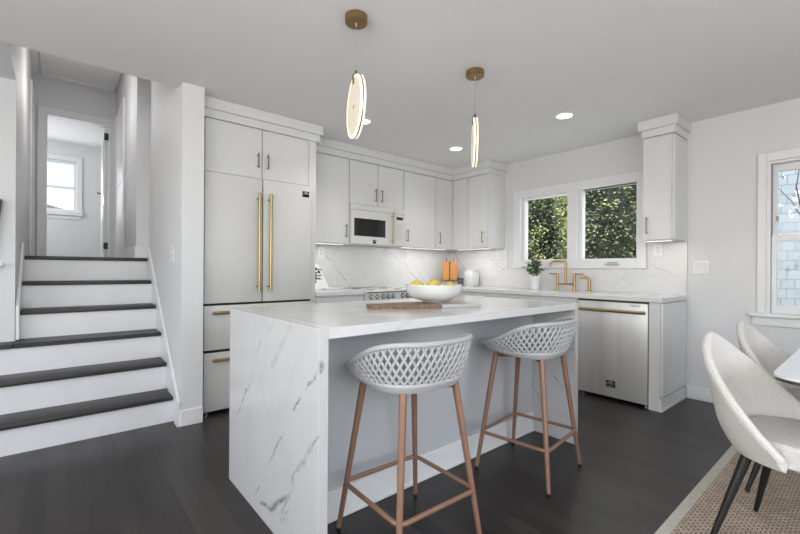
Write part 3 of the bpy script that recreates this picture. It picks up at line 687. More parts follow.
# ------------------------------------------------------------------ island
IX0, IX1, IY0, IY1 = 1.74, 2.711, -3.60, -1.70
Y0, Y1 = IY0, IY1 - .04
vi = [((2.33, Y0, .92), (2.17, Y0, .79), .008, .95), ((2.17, Y0, .79), (2.02, Y0, .56), .008, .45), ((2.02, Y0, .56), (1.80, Y0, .28), .009, 1.0), ((2.48, Y0, .90), (2.30, Y0, .70), .022, .28),
      ((2.75, Y0, .80), (2.52, Y0, .58), .008, 1.0), ((2.52, Y0, .58), (2.29, Y0, .30), .009, .85), ((2.29, Y0, .30), (2.07, Y0, .02), .009, .75), ((2.68, Y0, .74), (2.72, Y0, .80), .016, .8),
      ((2.77, Y0, .58), (2.65, Y0, .49), .008, .75), ((2.65, Y0, .49), (2.56, Y0, .36), .016, .55), ((2.56, Y0, .36), (2.50, Y0, .30), .008, .6),
      ((2.18, Y0, .06), (2.31, Y0, .09), .013, .9), ((2.31, Y0, .09), (2.47, Y0, .22), .018, 1.0), ((2.40, Y0, .08), (2.51, Y0, .30), .010, .8), ((2.38, Y0, .02), (2.48, Y0, .17), .007, .6), ((2.45, Y0, .52), (2.40, Y0, .34), .006, .2),
      ((1.95, Y1, .9), (2.30, Y1, .45), .010, .45), ((2.30, Y1, .45), (2.55, Y1, .1), .010, .5), ((2.45, Y1, .55), (2.62, Y1, .35), .008, .7), ((2.4, Y1, .75), (2.7, Y1, .6), .006, .5)]
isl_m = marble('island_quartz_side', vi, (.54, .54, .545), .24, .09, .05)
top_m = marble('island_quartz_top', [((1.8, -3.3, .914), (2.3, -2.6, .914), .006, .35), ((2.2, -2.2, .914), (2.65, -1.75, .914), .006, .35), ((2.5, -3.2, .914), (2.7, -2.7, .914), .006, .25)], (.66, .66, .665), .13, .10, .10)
it = thing('kitchen_island', 'large waterfall island clad in white quartz with grey veins', 'island', ((IX0 + IX1) / 2, (IY0 + IY1) / 2, 0))
bm = B(); box(bm, IX0, IY0 + .0405, .874, IX1, IY1 - .0405, .914, .0015); obj('top_slab', bm, top_m, it)
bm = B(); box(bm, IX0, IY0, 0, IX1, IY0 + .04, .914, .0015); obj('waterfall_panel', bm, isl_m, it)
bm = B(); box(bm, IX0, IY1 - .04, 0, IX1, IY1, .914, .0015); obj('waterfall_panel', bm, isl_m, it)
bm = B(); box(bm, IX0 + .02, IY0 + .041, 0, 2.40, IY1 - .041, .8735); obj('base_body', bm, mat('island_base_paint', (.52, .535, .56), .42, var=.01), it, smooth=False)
bm = B(); box(bm, 2.40, IY0 + .041, 0, 2.413, IY1 - .041, .135, .003); box(bm, 2.413, IY0 + .041, 0, 2.423, IY1 - .041, .02, .004); obj('baseboard', bm, trim_m, it)

# ------------------------------------------------------------------ bar stools
def stool_surface(th, s):
    """th: angle, 0 = back (+x). s: 0 at pan edge .. 1 at rim"""
    c, sn = math.cos(th), math.sin(th); n = 2.6
    k = (abs(c) ** n + abs(sn) ** n) ** (-1 / n)
    bk = (1 + c) / 2
    wr = .243 * k; wd = .232 * k
    R0x, R0y = (.178 + .030 * (1 - bk)) * k, .198 * k
    q = max(0, min(1, bk / .9)); q = q * q * (3 - 2 * q)
    zr = .706 + .146 * q
    z0 = .666 + .018 * (1 - bk) ** 1.5
    e2 = math.sin(min(1, s) * PI / 2) * .7 + s * .3
    x = -.005 + c * (R0x + (wd - R0x) * e2); y = sn * (R0y + (wr - R0y) * e2)
    z = z0 + (zr - z0) * (s ** 1.2)
    return Vector((x, y, z))
def make_stool():
    t = thing('bar_stool', '', 'stool', (0, 0, 0), 'lattice bar stools')
    n = 64
    # solid pan
    bm = B(); rings = []
    for r_ in (0, .35, .7):
        rings.append([bm.verts.new(Vector((stool_surface(2 * PI * k / n, 0).x * r_, stool_surface(2 * PI * k / n, 0).y * r_, .666 - .006 * (1 - r_)))) for k in range(n)])
    for s in (0, .08, .16, .24):
        rings.append([bm.verts.new(stool_surface(2 * PI * k / n, s)) for k in range(n)])
    for a, b_ in zip(rings[1:], rings[2:]):
        for k in range(n): bm.faces.new((a[k], a[(k + 1) % n], b_[(k + 1) % n], b_[k]))
    bm.faces.new(rings[1]); bmesh.ops.delete(bm, geom=rings[0], context='VERTS')
    o = obj('seat', bm, stoolp_m, t, local=True); solid(o, .011, 0)
    # diamond lattice
    bm = B(); NL = 52; seg = 7
    for sg in (-1, 1):
        for i in range(NL):
            a0 = 2 * PI * i / NL; span = 2 * PI / NL * 3.0
            # lower the count where the wall is short (front)
            pts = [stool_surface(a0 + sg * span * q / seg, .23 + .77 * q / seg) for q in range(seg + 1)]
            tube(bm, pts, [.0054] * (seg + 1), 6, False)
    obj('lattice_back', bm, stoolp_m, t, local=True)
    bm = B(); loop_tube(bm, [stool_surface(2 * PI * k / 72, 1.0) for k in range(72)], .0105, 10); obj('rim', bm, stoolp_m, t, local=True)
    # legs
    feet = [(sx * .208, sy * .216) for sx in (-1, 1) for sy in (-1, 1)]
    for fx_, fy_ in feet:
        top = Vector((fx_ * .64, fy_ * .64, .664)); bot = Vector((fx_, fy_, .015))
        bm = B(); tube(bm, [bot, top], [.0105, .0155], 14); lg = obj('leg', bm, rose_m, t, local=True)
        bm = B(); tube(bm, [Vector((fx_, fy_, 0)), bot + (bot - Vector((fx_, fy_, 0))) * .3], [.0095, .0112], 14); obj('foot_cap', bm, black_m, lg, local=True)
    bm = B(); zt = .636
    for a, b_ in (((-1, -1), (1, 1)), ((-1, 1), (1, -1))):
        tube(bm, [(a[0] * .133, a[1] * .138, zt + .008), (b_[0] * .133, b_[1] * .138, zt + .008)], .009, 8)
    tube(bm, [(0, 0, zt), (0, 0, .655)], .05, 16)
    obj('seat_frame', bm, rose_m, t, local=True)
    bm = B(); fz = .215; k = .64 + .36 * (1 - (fz - .015) / .649); hx, hy, cr = .208 * k + .009, .216 * k + .009, .035; pts = []
    for (cx2, cy2, a0) in ((hx - cr, hy - cr, 0), (-hx + cr, hy - cr, 90), (-hx + cr, -hy + cr, 180), (hx - cr, -hy + cr, 270)):
        for q in range(7):
            a = math.radians(a0 + 15 * q); pts.append((cx2 + cr * math.cos(a), cy2 + cr * math.sin(a), fz))
    loop_tube(bm, pts, .0095, 10); obj('foot_ring', bm, rose_m, t, local=True)
    return t
s1 = make_stool(); s1['label'] = 'pale grey lattice bar stool nearest the camera, beside the island end'; s1.location = (2.706, -3.17, 0); s1.rotation_euler = (0, 0, math.radians(-2))
dup(s1, (2.695, -2.247, 0), math.radians(7), 'pale grey lattice bar stool farther along the island, by the dishwasher')

# ------------------------------------------------------------------ things on the island
t = thing('serving_board', 'wooden serving board with a pale marble end under the white bowl', 'serving board', (2.28, -2.72, .914), rotz=0)
ang = math.radians(70); mt = Matrix.Translation((2.30, -2.70, .9145)) @ Matrix.Rotation(ang, 4, 'Z')
wb_m = mat('walnut_board', (.19, .11, .065), .45, var=.35, vscale=6, stretch=(1, 9, 1)); mb_m = mat('pale_marble', (.42, .41, .40), .25, var=.05)
def zprism(poly, z0, z1, mtx):
    bm = B(); prism(bm, poly, 'z', z0, z1); bmesh.ops.bevel(bm, geom=list(bm.edges), offset=.003, segments=2, affect='EDGES'); bmesh.ops.transform(bm, matrix=mtx, verts=bm.verts); return bm
o = obj('wood_section', zprism([(-.33, -.05), (-.32, -.06), (-.22, -.06), (-.19, -.11), (.06, -.11), (.06, .11), (-.19, .11), (-.22, .06), (-.32, .06), (-.33, .05)], 0, .02, mt), wb_m, t)
o = obj('marble_section', zprism([(.0605, -.11), (.31, -.11), (.31, .11), (.0605, .11)], 0, .02, mt), mb_m, t)
BC = (2.235, -2.56, .9355)
bm = B(); prof = [(0, .0), (.07, 0), (.075, .006), (.11, .012), (.145, .035), (.166, .065), (.173, .099), (.171, .102), (.166, .099), (.157, .068), (.142, .042), (.10, .022), (0, .016)]
lathe(bm, prof, BC, 64); tag(obj('fruit_bowl', bm, china_m), 'wide white bowl holding lemons on the island', 'bowl')
def lemon(label, x, y, z, rz, tilt):
    bm = B(); pr = [(0, -.046), (.006, -.044), (.012, -.038), (.024, -.028), (.031, -.012), (.033, 0), (.031, .012), (.024, .028), (.012, .038), (.006, .045), (0, .047)]
    lathe(bm, pr, (0, 0, 0), 24); bmesh.ops.transform(bm, matrix=Matrix.Translation((x, y, z)) @ Matrix.Rotation(rz, 4, 'Z') @ Matrix.Rotation(PI / 2 - tilt, 4, 'Y'), verts=bm.verts)
    tag(obj('lemon', bm, lemon_m, origin=(x, y, z - .03)), label, 'lemon', 'lemons in the bowl')
bx_, by_, bz_ = BC
lemon('leftmost lemon poking over the bowl rim', bx_ - .06, by_ - .085, bz_ + .095, .7, .1)
lemon('middle lemon in the white bowl, largest above the rim', bx_ + .005, by_ - .005, bz_ + .103, 1.0, .15)
lemon('rightmost lemon, only its top above the bowl rim', bx_ + .055, by_ + .08, bz_ + .086, 1.3, .05)
for k, (dx, dy, dz) in enumerate(((.045, -.03, .062), (-.035, .05, .062))):
    lemon('lemon lying low inside the white bowl, hidden below the rim', bx_ + dx, by_ + dy, bz_ + dz, k * 1.1, 0)

# ------------------------------------------------------------------ things on the worktops
# potted eucalyptus
t = thing('potted_plant', 'leafy green plant in a white pot beside the faucet', 'plant', (1.47, -.20, .914))
px, py = 1.47, -.20
bm = B(); lathe(bm, [(0, 0), (.046, 0), (.05, .004), (.060, .135), (.062, .15), (.058, .15), (.055, .13), (0, .128)], (px, py, .9145), 36); obj('pot', bm, china_m, t)
bms = B(); bml = B(); rnd = random.Random(3)
for k in range(24):
    a = rnd.uniform(0, 2 * PI); ln = rnd.uniform(.13, .29); sp = rnd.uniform(.05, .22) if k % 3 else rnd.uniform(.0, .06); 
    sp *= (.5 if math.sin(a) > .2 else 1) * (.45 if math.cos(a) > .3 else 1)
    pts = [Vector((px + .02 * math.cos(a), py + .02 * math.sin(a), 1.045))]
    for q in range(1, 7):
        f_ = q / 6; zz = 1.045 + ln * (f_ - .45 * f_ * f_ * (sp / .17) * 1.6)
        pts.append(Vector((px + math.cos(a) * (.02 + sp * f_), py + math.sin(a) * (.02 + sp * f_) * .8, zz)))
    tube(bms, pts, .0013, 5, False)
    for q in range(2, 7):
        for sgn in (-1, 1):
            p = pts[q]; u = Vector((rnd.uniform(-1, 1), rnd.uniform(-1, 1), rnd.uniform(-.4, .7))).normalized(); v = u.cross(Vector((rnd.uniform(-1, 1), rnd.uniform(-1, 1), 1))).normalized(); L_ = rnd.uniform(.026, .042)
            ring = [bml.verts.new(p + u * L_ * (.5 - .5 * math.cos(w_)) * 1.0 + v * L_ * .40 * math.sin(w_)) for w_ in [2 * PI * i / 8 for i in range(8)]]
            bml.faces.new(ring)
obj('stems', bms, stem_m, t); o = obj('foliage', bml, leaf_m, t, smooth=False)

# bridge faucet
t = thing('faucet', 'brass bridge faucet with two lever handles under the window', 'faucet', (1.79, -.12, .914))
fy = -.12; bm = B()
for x in (1.695, 1.885): tube(bm, [(x, fy, .9145), (x, fy, .924)], .024, 18); tube(bm, [(x, fy, .922), (x, fy, 1.075)], .0145, 16)
tube(bm, [(1.695, fy, .985), (1.885, fy, .985)], .011, 14); obj('bridge_body', bm, faucet_m, t)
for x, dx in ((1.695, -.085), (1.885, .105)):
    bm = B(); tube(bm, [(x, fy, 1.078), (x, fy, 1.10)], .016, 16); tube(bm, [(x, fy, 1.090), (x + dx, fy - .005, 1.092)], .0065, 10); obj('lever_handle', bm, faucet_m, t)
bm = B(); pts = [(1.79, fy, .99), (1.79, fy, 1.19)]
pts += [(1.79 - .02 * (1 - math.cos(a)) , fy, 1.19 + .03 * math.sin(a)) for a in [PI / 2 * q / 5 for q in range(1, 6)]]
pts = [(1.79, fy, .99), (1.79, fy, 1.205), (1.785, fy - .003, 1.222), (1.77, fy - .008, 1.23), (1.70, fy - .04, 1.23), (1.665, fy - .055, 1.225), (1.650, fy - .062, 1.20), (1.648, fy - .063, 1.165)]
tube(bm, pts, [.0125] * 6 + [.013, .015], 14); obj('spout', bm, faucet_m, t)
t = thing('soap_dispenser', 'small curved brass sprayer standing right of the faucet', 'dispenser', (2.04, -.12, .914))
bm = B(); tube(bm, [(2.045, fy, .9145), (2.045, fy, .925)], .024, 18); tube(bm, [(2.045, fy, .922), (2.045, fy, 1.02), (2.038, fy - .003, 1.045), (2.02, fy - .01, 1.058), (1.985, fy - .02, 1.062), (1.965, fy - .03, 1.05)], .0155, 14); obj('body', bm, faucet_m, t)

# orange board on a wire easel
t = thing('orange_board', 'orange wooden folding board on a black wire easel in the corner', 'board', (.30, -.28, .914), rotz=0)
mt = Matrix.Translation((.262, -.30, .9145)) @ Matrix.Rotation(math.radians(42), 4, 'Z') @ Matrix.Rotation(math.radians(-8), 4, 'X')
for q in (-1, 1):
    bm = B(); box(bm, min(q * .004, q * .10), -.012, .075, max(q * .004, q * .10), .012, .325, .004, mtx=mt); obj('wood_panel', bm, orange_m, t)
bm = B(); box(bm, -.004, -.010, .075, .004, .012, .325, mtx=mt)
for z in (.10, .15, .20, .25, .30): box(bm, -.012, -.015, z - .008, .012, -.0125, z + .008, mtx=mt)
obj('hinge_strip', bm, mat('dark_hinge', (.12, .05, .02), .5), t)
bm = B(); wm = lambda p: mt @ Vector(p)
for x in (-.045, .045): tube(bm, [wm((x, -.04, .002)), wm((x, .016, .012)), wm((x, .018, .385))], .004, 8)
tube(bm, [wm((-.105, -.018, .07)), wm((.105, -.018, .07))], .004, 8); tube(bm, [wm((-.105, -.018, .07)), wm((-.105, -.018, .105))], .004, 8); tube(bm, [wm((.105, -.018, .07)), wm((.105, -.018, .105))], .004, 8)
tube(bm, [wm((-.045, .018, .03)), wm((-.045, .10, .02))], .004, 8); tube(bm, [wm((.045, .018, .03)), wm((.045, .10, .02))], .004, 8)
obj('wire_easel', bm, black_m, t)
# dark small box
t = thing('coffee_tin', 'small dark grey tin between the orange board and white canister', 'tin', (.43, -.26, .914))
bm = B(); lathe(bm, [(0, 0), (.036, 0), (.038, .003), (.038, .085), (0, .085)], (.395, -.235, .9145), 28); obj('tin_body', bm, mat('dark_tin', (.09, .09, .10), .35, .3), t)
bm = B(); lathe(bm, [(0, .085), (.040, .0855), (.040, .10), (.036, .103), (0, .103)], (.395, -.235, .9145), 28); obj('lid', bm, black_m, t)
# white canister
t = thing('canister', 'square white lidded canister on the corner worktop', 'canister', (.55, -.12, .914))
bm = B(); vsx = []
for z, r_ in ((0, .058), (.006, .062), (.18, .072), (.19, .070)): vsx.append([bm.verts.new((.495 + sx * r_, -.125 + sy * r_, .9145 + z)) for sx, sy in ((-1, -1), (1, -1), (1, 1), (-1, 1))])
for a, b_ in zip(vsx, vsx[1:]):
    for k in range(4): bm.faces.new((a[k], a[(k + 1) % 4], b_[(k + 1) % 4], b_[k]))
bm.faces.new(vsx[0][::-1]); bm.faces.new(vsx[-1]); bmesh.ops.bevel(bm, geom=list(bm.edges), offset=.004, segments=2, affect='EDGES'); obj('jar_body', bm, cab_m, t)
bm = B(); box(bm, .429, -.19, 1.106, .561, -.06, 1.118, .004, 2); box(bm, .440, -.18, 1.118, .550, -.07, 1.135, .005, 2); obj('lid', bm, cab_m, t)
# leaning white cards with dark print, left of the range
t = thing('recipe_card', 'white printed card with dark lettering leaning beside the fridge panel', 'card', (.12, -2.22, .914))
mt = Matrix.Translation((.16, -2.17, .9145)) @ Matrix.Rotation(math.radians(20), 4, 'Z') @ Matrix.Rotation(math.radians(-14), 4, 'Y')
bm = B(); prism(bm, [(-.20, 0), (.13, 0), (.02, .27), (-.20, .27)], 'x', 0, .004); bmesh.ops.transform(bm, matrix=mt, verts=bm.verts); obj('card_sheet', bm, paper_m, t, smooth=False)
bm = B(); rnd = random.Random(5)
for row in range(5):
    y = -.15
    while y < .03 - row * .0:
        w_ = rnd.uniform(.012, .04); hh = rnd.uniform(.012, .03)
        if rnd.random() < .72: box(bm, .0042, y, .205 - row * .034, .0050, y + w_, .205 - row * .034 + hh, mtx=mt)
        y += w_ + .008
obj('print', bm, ink_m, t, smooth=False)
bm = B(); box(bm, .25, -2.22, .9145, .35, -2.02, .935, .004); tag(obj('white_tray', bm, china_m), 'low white block standing in front of the printed card', 'tray')

# outlets and switches
def plate(label, face, a, z, w_, h_, at, kinds, cat='outlet'):
    loc = (at, a, z) if face in 'xX' else (a, at, z)
    t = thing('wall_plate' if cat != 'outlet' else 'power_outlet', label, cat, loc, 'electrical plates')
    def bx(bm, p0, p1, q0, q1, z0, z1, bv=0):
        if face == 'x': box(bm, at + p0, q0, z0, at + p1, q1, z1, bv)
        else: box(bm, q0, at - p1, z0, q1, at - p0, z1, bv)
    bm = B(); bx(bm, .0005, .006, a - w_ / 2, a + w_ / 2, z - h_ / 2, z + h_ / 2, .002); pl = obj('cover_plate', bm, trim_m, t)
    n = len(kinds)
    for i, kd in enumerate(kinds):
        c_ = a + (i - (n - 1) / 2) * .046
        bm = B(); bx(bm, .006, .008, c_ - .017, c_ + .017, z - .034, z + .034, .001)
        if kd == 's': bx(bm, .008, .011, c_ - .013, c_ + .013, z - .002, z + .03, .001)
        o = obj('rocker' if kd == 's' else 'socket', bm, china_m, t)
        if kd == 'o':
            bm = B()
            for zz in (-.02, .014): bx(bm, .0079, .0085, c_ - .008, c_ - .006, z + zz, z + zz + .01); bx(bm, .0079, .0085, c_ + .005, c_ + .007, z + zz, z + zz + .01)
            obj('slots', bm, black_m, o, smooth=False)
plate('white double switch plate on the backsplash left of the kitchen window', 'y', .86, 1.325, .115, .12, -.018, 'ss', 'switch')
plate('white outlet on the backsplash right of the kitchen window', 'y', 2.638, 1.325, .075, .12, -.018, 'o')
plate('white double switch plate on the bare wall right of the backsplash', 'y', 2.965, 1.165, .118, .118, 0, 'ss', 'switch')
plate('white outlet on the range wall beside the fridge panel', 'x', -2.10, 1.31, .075, .12, .018, 'o')
plate('white outlet on the range wall right of the microwave', 'x', -.83, 1.33, .075, .12, .018, 'o')
plate('grey and white switch plate on the stair wall', 'y', .47, 1.235, .16, .125, YR, 'sss', 'switch')
plate('single switch plate high on the upstairs hall wall', 'y', -1.05, 2.17, .075, .12, -3.74, 's', 'switch')

# under cabinet lights
for label, q in (('thin light strip under the cabinet left of the microwave', (.25, -2.46, .28, -1.98)), ('thin light strip under the range-wall cabinets right of the microwave', (.25, -1.15, .28, -.40)), ('thin light strip under the corner cabinet on the window wall', (.38, -.28, .90, -.25)), ('thin light strip under the narrow cabinet right of the window', (2.62, -.28, 2.82, -.25))):
    t = thing('under_cabinet_light', label, 'light', ((q[0] + q[2]) / 2, (q[1] + q[3]) / 2, UZ - .012), 'under cabinet lights')
    bm = B(); box(bm, q[0] - .004, q[1] - .004, UZ - .006, q[2] + .004, q[3] + .004, UZ - .0005); obj('housing', bm, trim_m, t, smooth=False)
    bm = B(); box(bm, q[0], q[1], UZ - .009, q[2], q[3], UZ - .0062); obj('diffuser', bm, strip_led, t, smooth=False)
    d = bpy.data.lights.new('strip_glow', 'AREA'); d.shape = 'RECTANGLE'; d.size = q[2] - q[0]; d.size_y = q[3] - q[1]; d.energy = 1.1 * max(q[2] - q[0], q[3] - q[1]) / .5; d.color = (1, .98, .95)
    o = bpy.data.objects.new('strip_glow', d); C.objects.link(o); o.parent = t; o.location = (0, 0, .001)

# ------------------------------------------------------------------ pendants and ceiling lights
def pendant(x, y, deg, label):
    t = thing('pendant_lamp', label, 'lamp', (x, y, 1.81), 'disc pendants over the island')
    bm = B(); lathe(bm, [(0, 0), (.056, 0), (.059, -.003), (.059, -.036), (.056, -.039), (0, -.039)], (x, y, CEIL - .0005), 36); obj('canopy', bm, bronze_m, t)
    bm = B(); tube(bm, [(x, y, CEIL - .039), (x, y, CEIL - .055)], [.006, .003], 12); tube(bm, [(x, y, CEIL - .055), (x, y, 2.162)], .0011, 6); obj('cable', bm, mat('cable_grey', (.45, .44, .42), .4, .5), t)
    a = math.radians(deg); u = Vector((math.cos(a), math.sin(a), 0)); n = Vector((-u.y, u.x, 0)); R = .158; cz = 1.973; c = Vector((x, y, cz))
    def disc(bm, r0, r1, d0, d1, seg=64):
        rr = []
        for k in range(seg):
            w_ = 2 * PI * k / seg; e_ = u * math.cos(w_) + Vector((0, 0, 1)) * math.sin(w_)
            rr.append([bm.verts.new(c + e_ * r_ + n * d) for r_, d in ((r0, d0), (r1, d0), (r1, d1), (r0, d1))])
        for k in range(seg):
            A, Bq = rr[k], rr[(k + 1) % seg]
            for i in range(4): bm.faces.new((A[i], A[(i + 1) % 4], Bq[(i + 1) % 4], Bq[i]))
    bm = B(); disc(bm, .012, R - .010, -.012, .012)
    obj('glowing_disc', bm, disc_m, t)
    bm = B(); disc(bm, R - .010, R, -.013, -.004); disc(bm, R - .010, R, .004, .013); obj('light_ring', bm, glow_m, t)
    bm = B(); disc(bm, R - .009, R + .001, -.0038, .0038); disc(bm, .0, .0119, -.012, .012, 16); obj('brass_rim', bm, brass_m, t)
    bm = B(); tube(bm, [(x, y, 2.164), (x, y, 2.140)], [.006, .009], 12); mtq = Matrix.Translation((x, y, 2.122)) @ Matrix.Rotation(a, 4, 'Z'); box(bm, -.012, -.018, -.03, .012, .018, .022, .004, mtx=mtq); obj('clamp', bm, bronze_m, t)
    return t
pendant(2.215, -3.12, 160, 'brass pendant with glowing round disc above the near end of the island')
pendant(2.24, -2.19, 133, 'brass pendant with glowing disc seen edge-on above the far end of the island')
def downlight(x, y, label):
    t = thing('downlight', label, 'ceiling light', (x, y, CEIL - .006), 'recessed ceiling lights')
    bm = B(); lathe(bm, [(.062, 0), (.085, 0), (.083, -.004), (.062, -.006), (.062, 0)], (x, y, CEIL - .0003), 36); obj('trim_ring', bm, trim_m, t)
    bm = B(); lathe(bm, [(0, -.001), (.061, -.001), (.061, -.003), (0, -.003)], (x, y, CEIL - .0003), 32); obj('lens', bm, white_led, t)
    d = bpy.data.lights.new('downlight_beam', 'SPOT'); d.energy = 17; d.spot_size = math.radians(125); d.spot_blend = .8; d.shadow_soft_size = .06; d.color = (1, .96, .91)
    o = bpy.data.objects.new('downlight_beam', d); C.objects.link(o); o.parent = t; o.location = (0, 0, -.02)
downlight(2.236, -1.006, 'recessed ceiling light nearest the kitchen window')
downlight(.99, -.995, 'recessed ceiling light in the far kitchen corner')
downlight(1.0, -2.231, 'recessed ceiling light behind the near pendant disc')

# ------------------------------------------------------------------ dining corner
t = thing('rug', 'woven brown jute rug with a pale border under the dining chairs', 'rug', (4.4, -2.2, 0))
bm = B(); box(bm, 3.415, -3.9, .001, 5.6, -.72, .011); obj('woven_field', bm, rug_m, t, smooth=False)
bm = B(); box(bm, 3.37, -3.945, .001, 3.415, -.675, .012, .002); box(bm, 3.415, -.72, .001, 5.645, -.675, .012, .002); box(bm, 5.6, -3.945, .001, 5.645, -.72, .012, .002); box(bm, 3.415, -3.945, .001, 5.6, -3.9, .012, .002); obj('border', bm, rugb_m, t, smooth=False)
RZ = .0122
def make_chair():
    t = thing('dining_chair', '', 'chair', (0, 0, 0), 'boucle dining chairs')
    ns, nt = 48, 10
    def S(s, q):   # s -1..1 around, q 0 bottom..1 rim
        ph = s * math.radians(95); a_ = abs(s)
        rim_z = .825 - .392 * (a_ ** 1.45)
        ry = .262 * (.98)
        X = Vector((-.03 - .285 * math.cos(ph) if math.cos(ph) > 0 else -.03 - .25 * math.cos(ph), ry * math.sin(ph), rim_z))
        b0 = Vector((-.01 - .190 * math.cos(ph), .214 * math.sin(ph), .40))
        zz = b0.z + (rim_z - b0.z) * q
        e_ = 1 - (1 - min(1, (zz - .40) / .12)) ** 2
        e_ = .32 * e_ * min(1, (rim_z - .40) / .1) + .68 * q
        return Vector((b0.x + (X.x - b0.x) * e_, b0.y + (X.y - b0.y) * e_, zz))
    bm = B(); g = [[bm.verts.new(S(-1 + 2 * i / ns, j / nt)) for j in range(nt + 1)] for i in range(ns + 1)]
    for i in range(ns):
        for j in range(nt): bm.faces.new((g[i][j], g[i + 1][j], g[i + 1][j + 1], g[i][j + 1]))
    o = obj('backrest', bm, boucle_m, t, local=True); solid(o, .034, 0); md = o.modifiers.new('round', 'BEVEL'); md.width = .012; md.segments = 3; md.limit_method = 'ANGLE'; md.angle_limit = math.radians(50)
    bm = B(); loop = [S(-1 + 2 * i / ns, 1.0) for i in range(ns + 1)]; tube(bm, loop, .0165, 10); obj('rim_piping', bm, boucle_m, t, local=True)
    # seat
    bm = B(); n = 48; rings = []
    def SE(a, r_, z):
        c, s_ = math.cos(a), math.sin(a); k = (abs(c) ** 3 + abs(s_) ** 3) ** (-1 / 3)
        return Vector((.02 + c * k * .215 * r_, s_ * k * .212 * r_, z))
    for r_, z in ((.5, .392), (.90, .394), (.98, .405), (1.0, .44), (.985, .468), (.93, .482), (.6, .488), (.2, .488)): rings.append([bm.verts.new(SE(2 * PI * k / n, r_, z)) for k in range(n)])
    for a, b_ in zip(rings, rings[1:]):
        for k in range(n): bm.faces.new((a[k], a[(k + 1) % n], b_[(k + 1) % n], b_[k]))
    bm.faces.new(rings[0][::-1]); bm.faces.new(rings[-1]); obj('seat', bm, boucle_m, t, local=True)
    for sx, sy in ((-1, -1), (-1, 1), (1, -1), (1, 1)):
        bm = B(); tube(bm, [(sx * .225, sy * .235, .0025), (sx * .13, sy * .14, .394)], [.0095, .0195], 16); obj('leg', bm, black_m, t, local=True)
    bm = B(); tube(bm, [(-.13, -.14, .385), (.13, .14, .385)], .010, 8); tube(bm, [(-.13, .14, .385), (.13, -.14, .385)], .010, 8); obj('under_frame', bm, black_m, t, local=True)
    return t
c1 = make_chair(); c1['label'] = 'cream boucle dining chair nearest the camera with black legs'; c1.location = (3.80, -2.08, RZ); c1.rotation_euler = (0, 0, math.radians(-9))
dup(c1, (3.80, -1.42, RZ), math.radians(-6), 'cream boucle dining chair farther back, toward the double-hung window')
t = thing('dining_table', 'white-topped dining table with dark rounded edge at the right', 'table', (4.2, -1.6, RZ))
def rrect(x0, y0, x1, y1, r_, n=8):
    p = []
    for cx2, cy2, a0 in ((x1 - r_, y1 - r_, 0), (x0 + r_, y1 - r_, 90), (x0 + r_, y0 + r_, 180), (x1 - r_, y0 + r_, 270)):
        for q in range(n + 1): a = math.radians(a0 + 90 * q / n); p.append((cx2 + r_ * math.cos(a), cy2 + r_ * math.sin(a)))
    return p
bm = B(); prism(bm, rrect(3.728, -2.325, 4.65, -.85, .09), 'z', .740, .75); obj('table_top', bm, tabtop_m, t)
bm = B(); prism(bm, rrect(3.731, -2.322, 4.647, -.853, .088), 'z', .728, .740); obj('table_edge', bm, tabedge_m, t)
for y in (-2.0, -1.25):
    bm = B(); tube(bm, [(4.16, y, RZ), (4.16, y, .728)], .03, 16); box(bm, 3.95, y - .03, RZ, 4.37, y + .03, RZ + .025, .004); box(bm, 3.98, y - .03, .70, 4.34, y + .03, .728, .003); obj('leg', bm, black_m, t)

# ------------------------------------------------------------------ left edge: wall-hung screen and ledges
t = thing('wall_screen', 'black screen corner at the far left edge above the stairs', 'screen', (.06, -5.0, 1.4))
bm = B(); prism(bm, [(-5.5, 1.2), (-4.655, 1.2), (-4.603, 1.585), (-4.612, 1.60), (-5.5, 1.60)], 'x', .05, .075); bmesh.ops.bevel(bm, geom=list(bm.edges), offset=.004, segments=2, affect='EDGES'); obj('panel', bm, black_m, t)
bm = B(); box(bm, .031, -5.2, 1.3, .05, -4.9, 1.5); obj('bracket', bm, black_m, t)
bm = B(); box(bm, .031, -5.5, 1.135, .075, -4.60, 1.155, .003); box(bm, .031, -5.5, 1.105, .055, -4.61, 1.135, .003); tag(obj('wall_ledge', bm, trim_m), 'white ledge on the wall below the black screen', 'ledge')

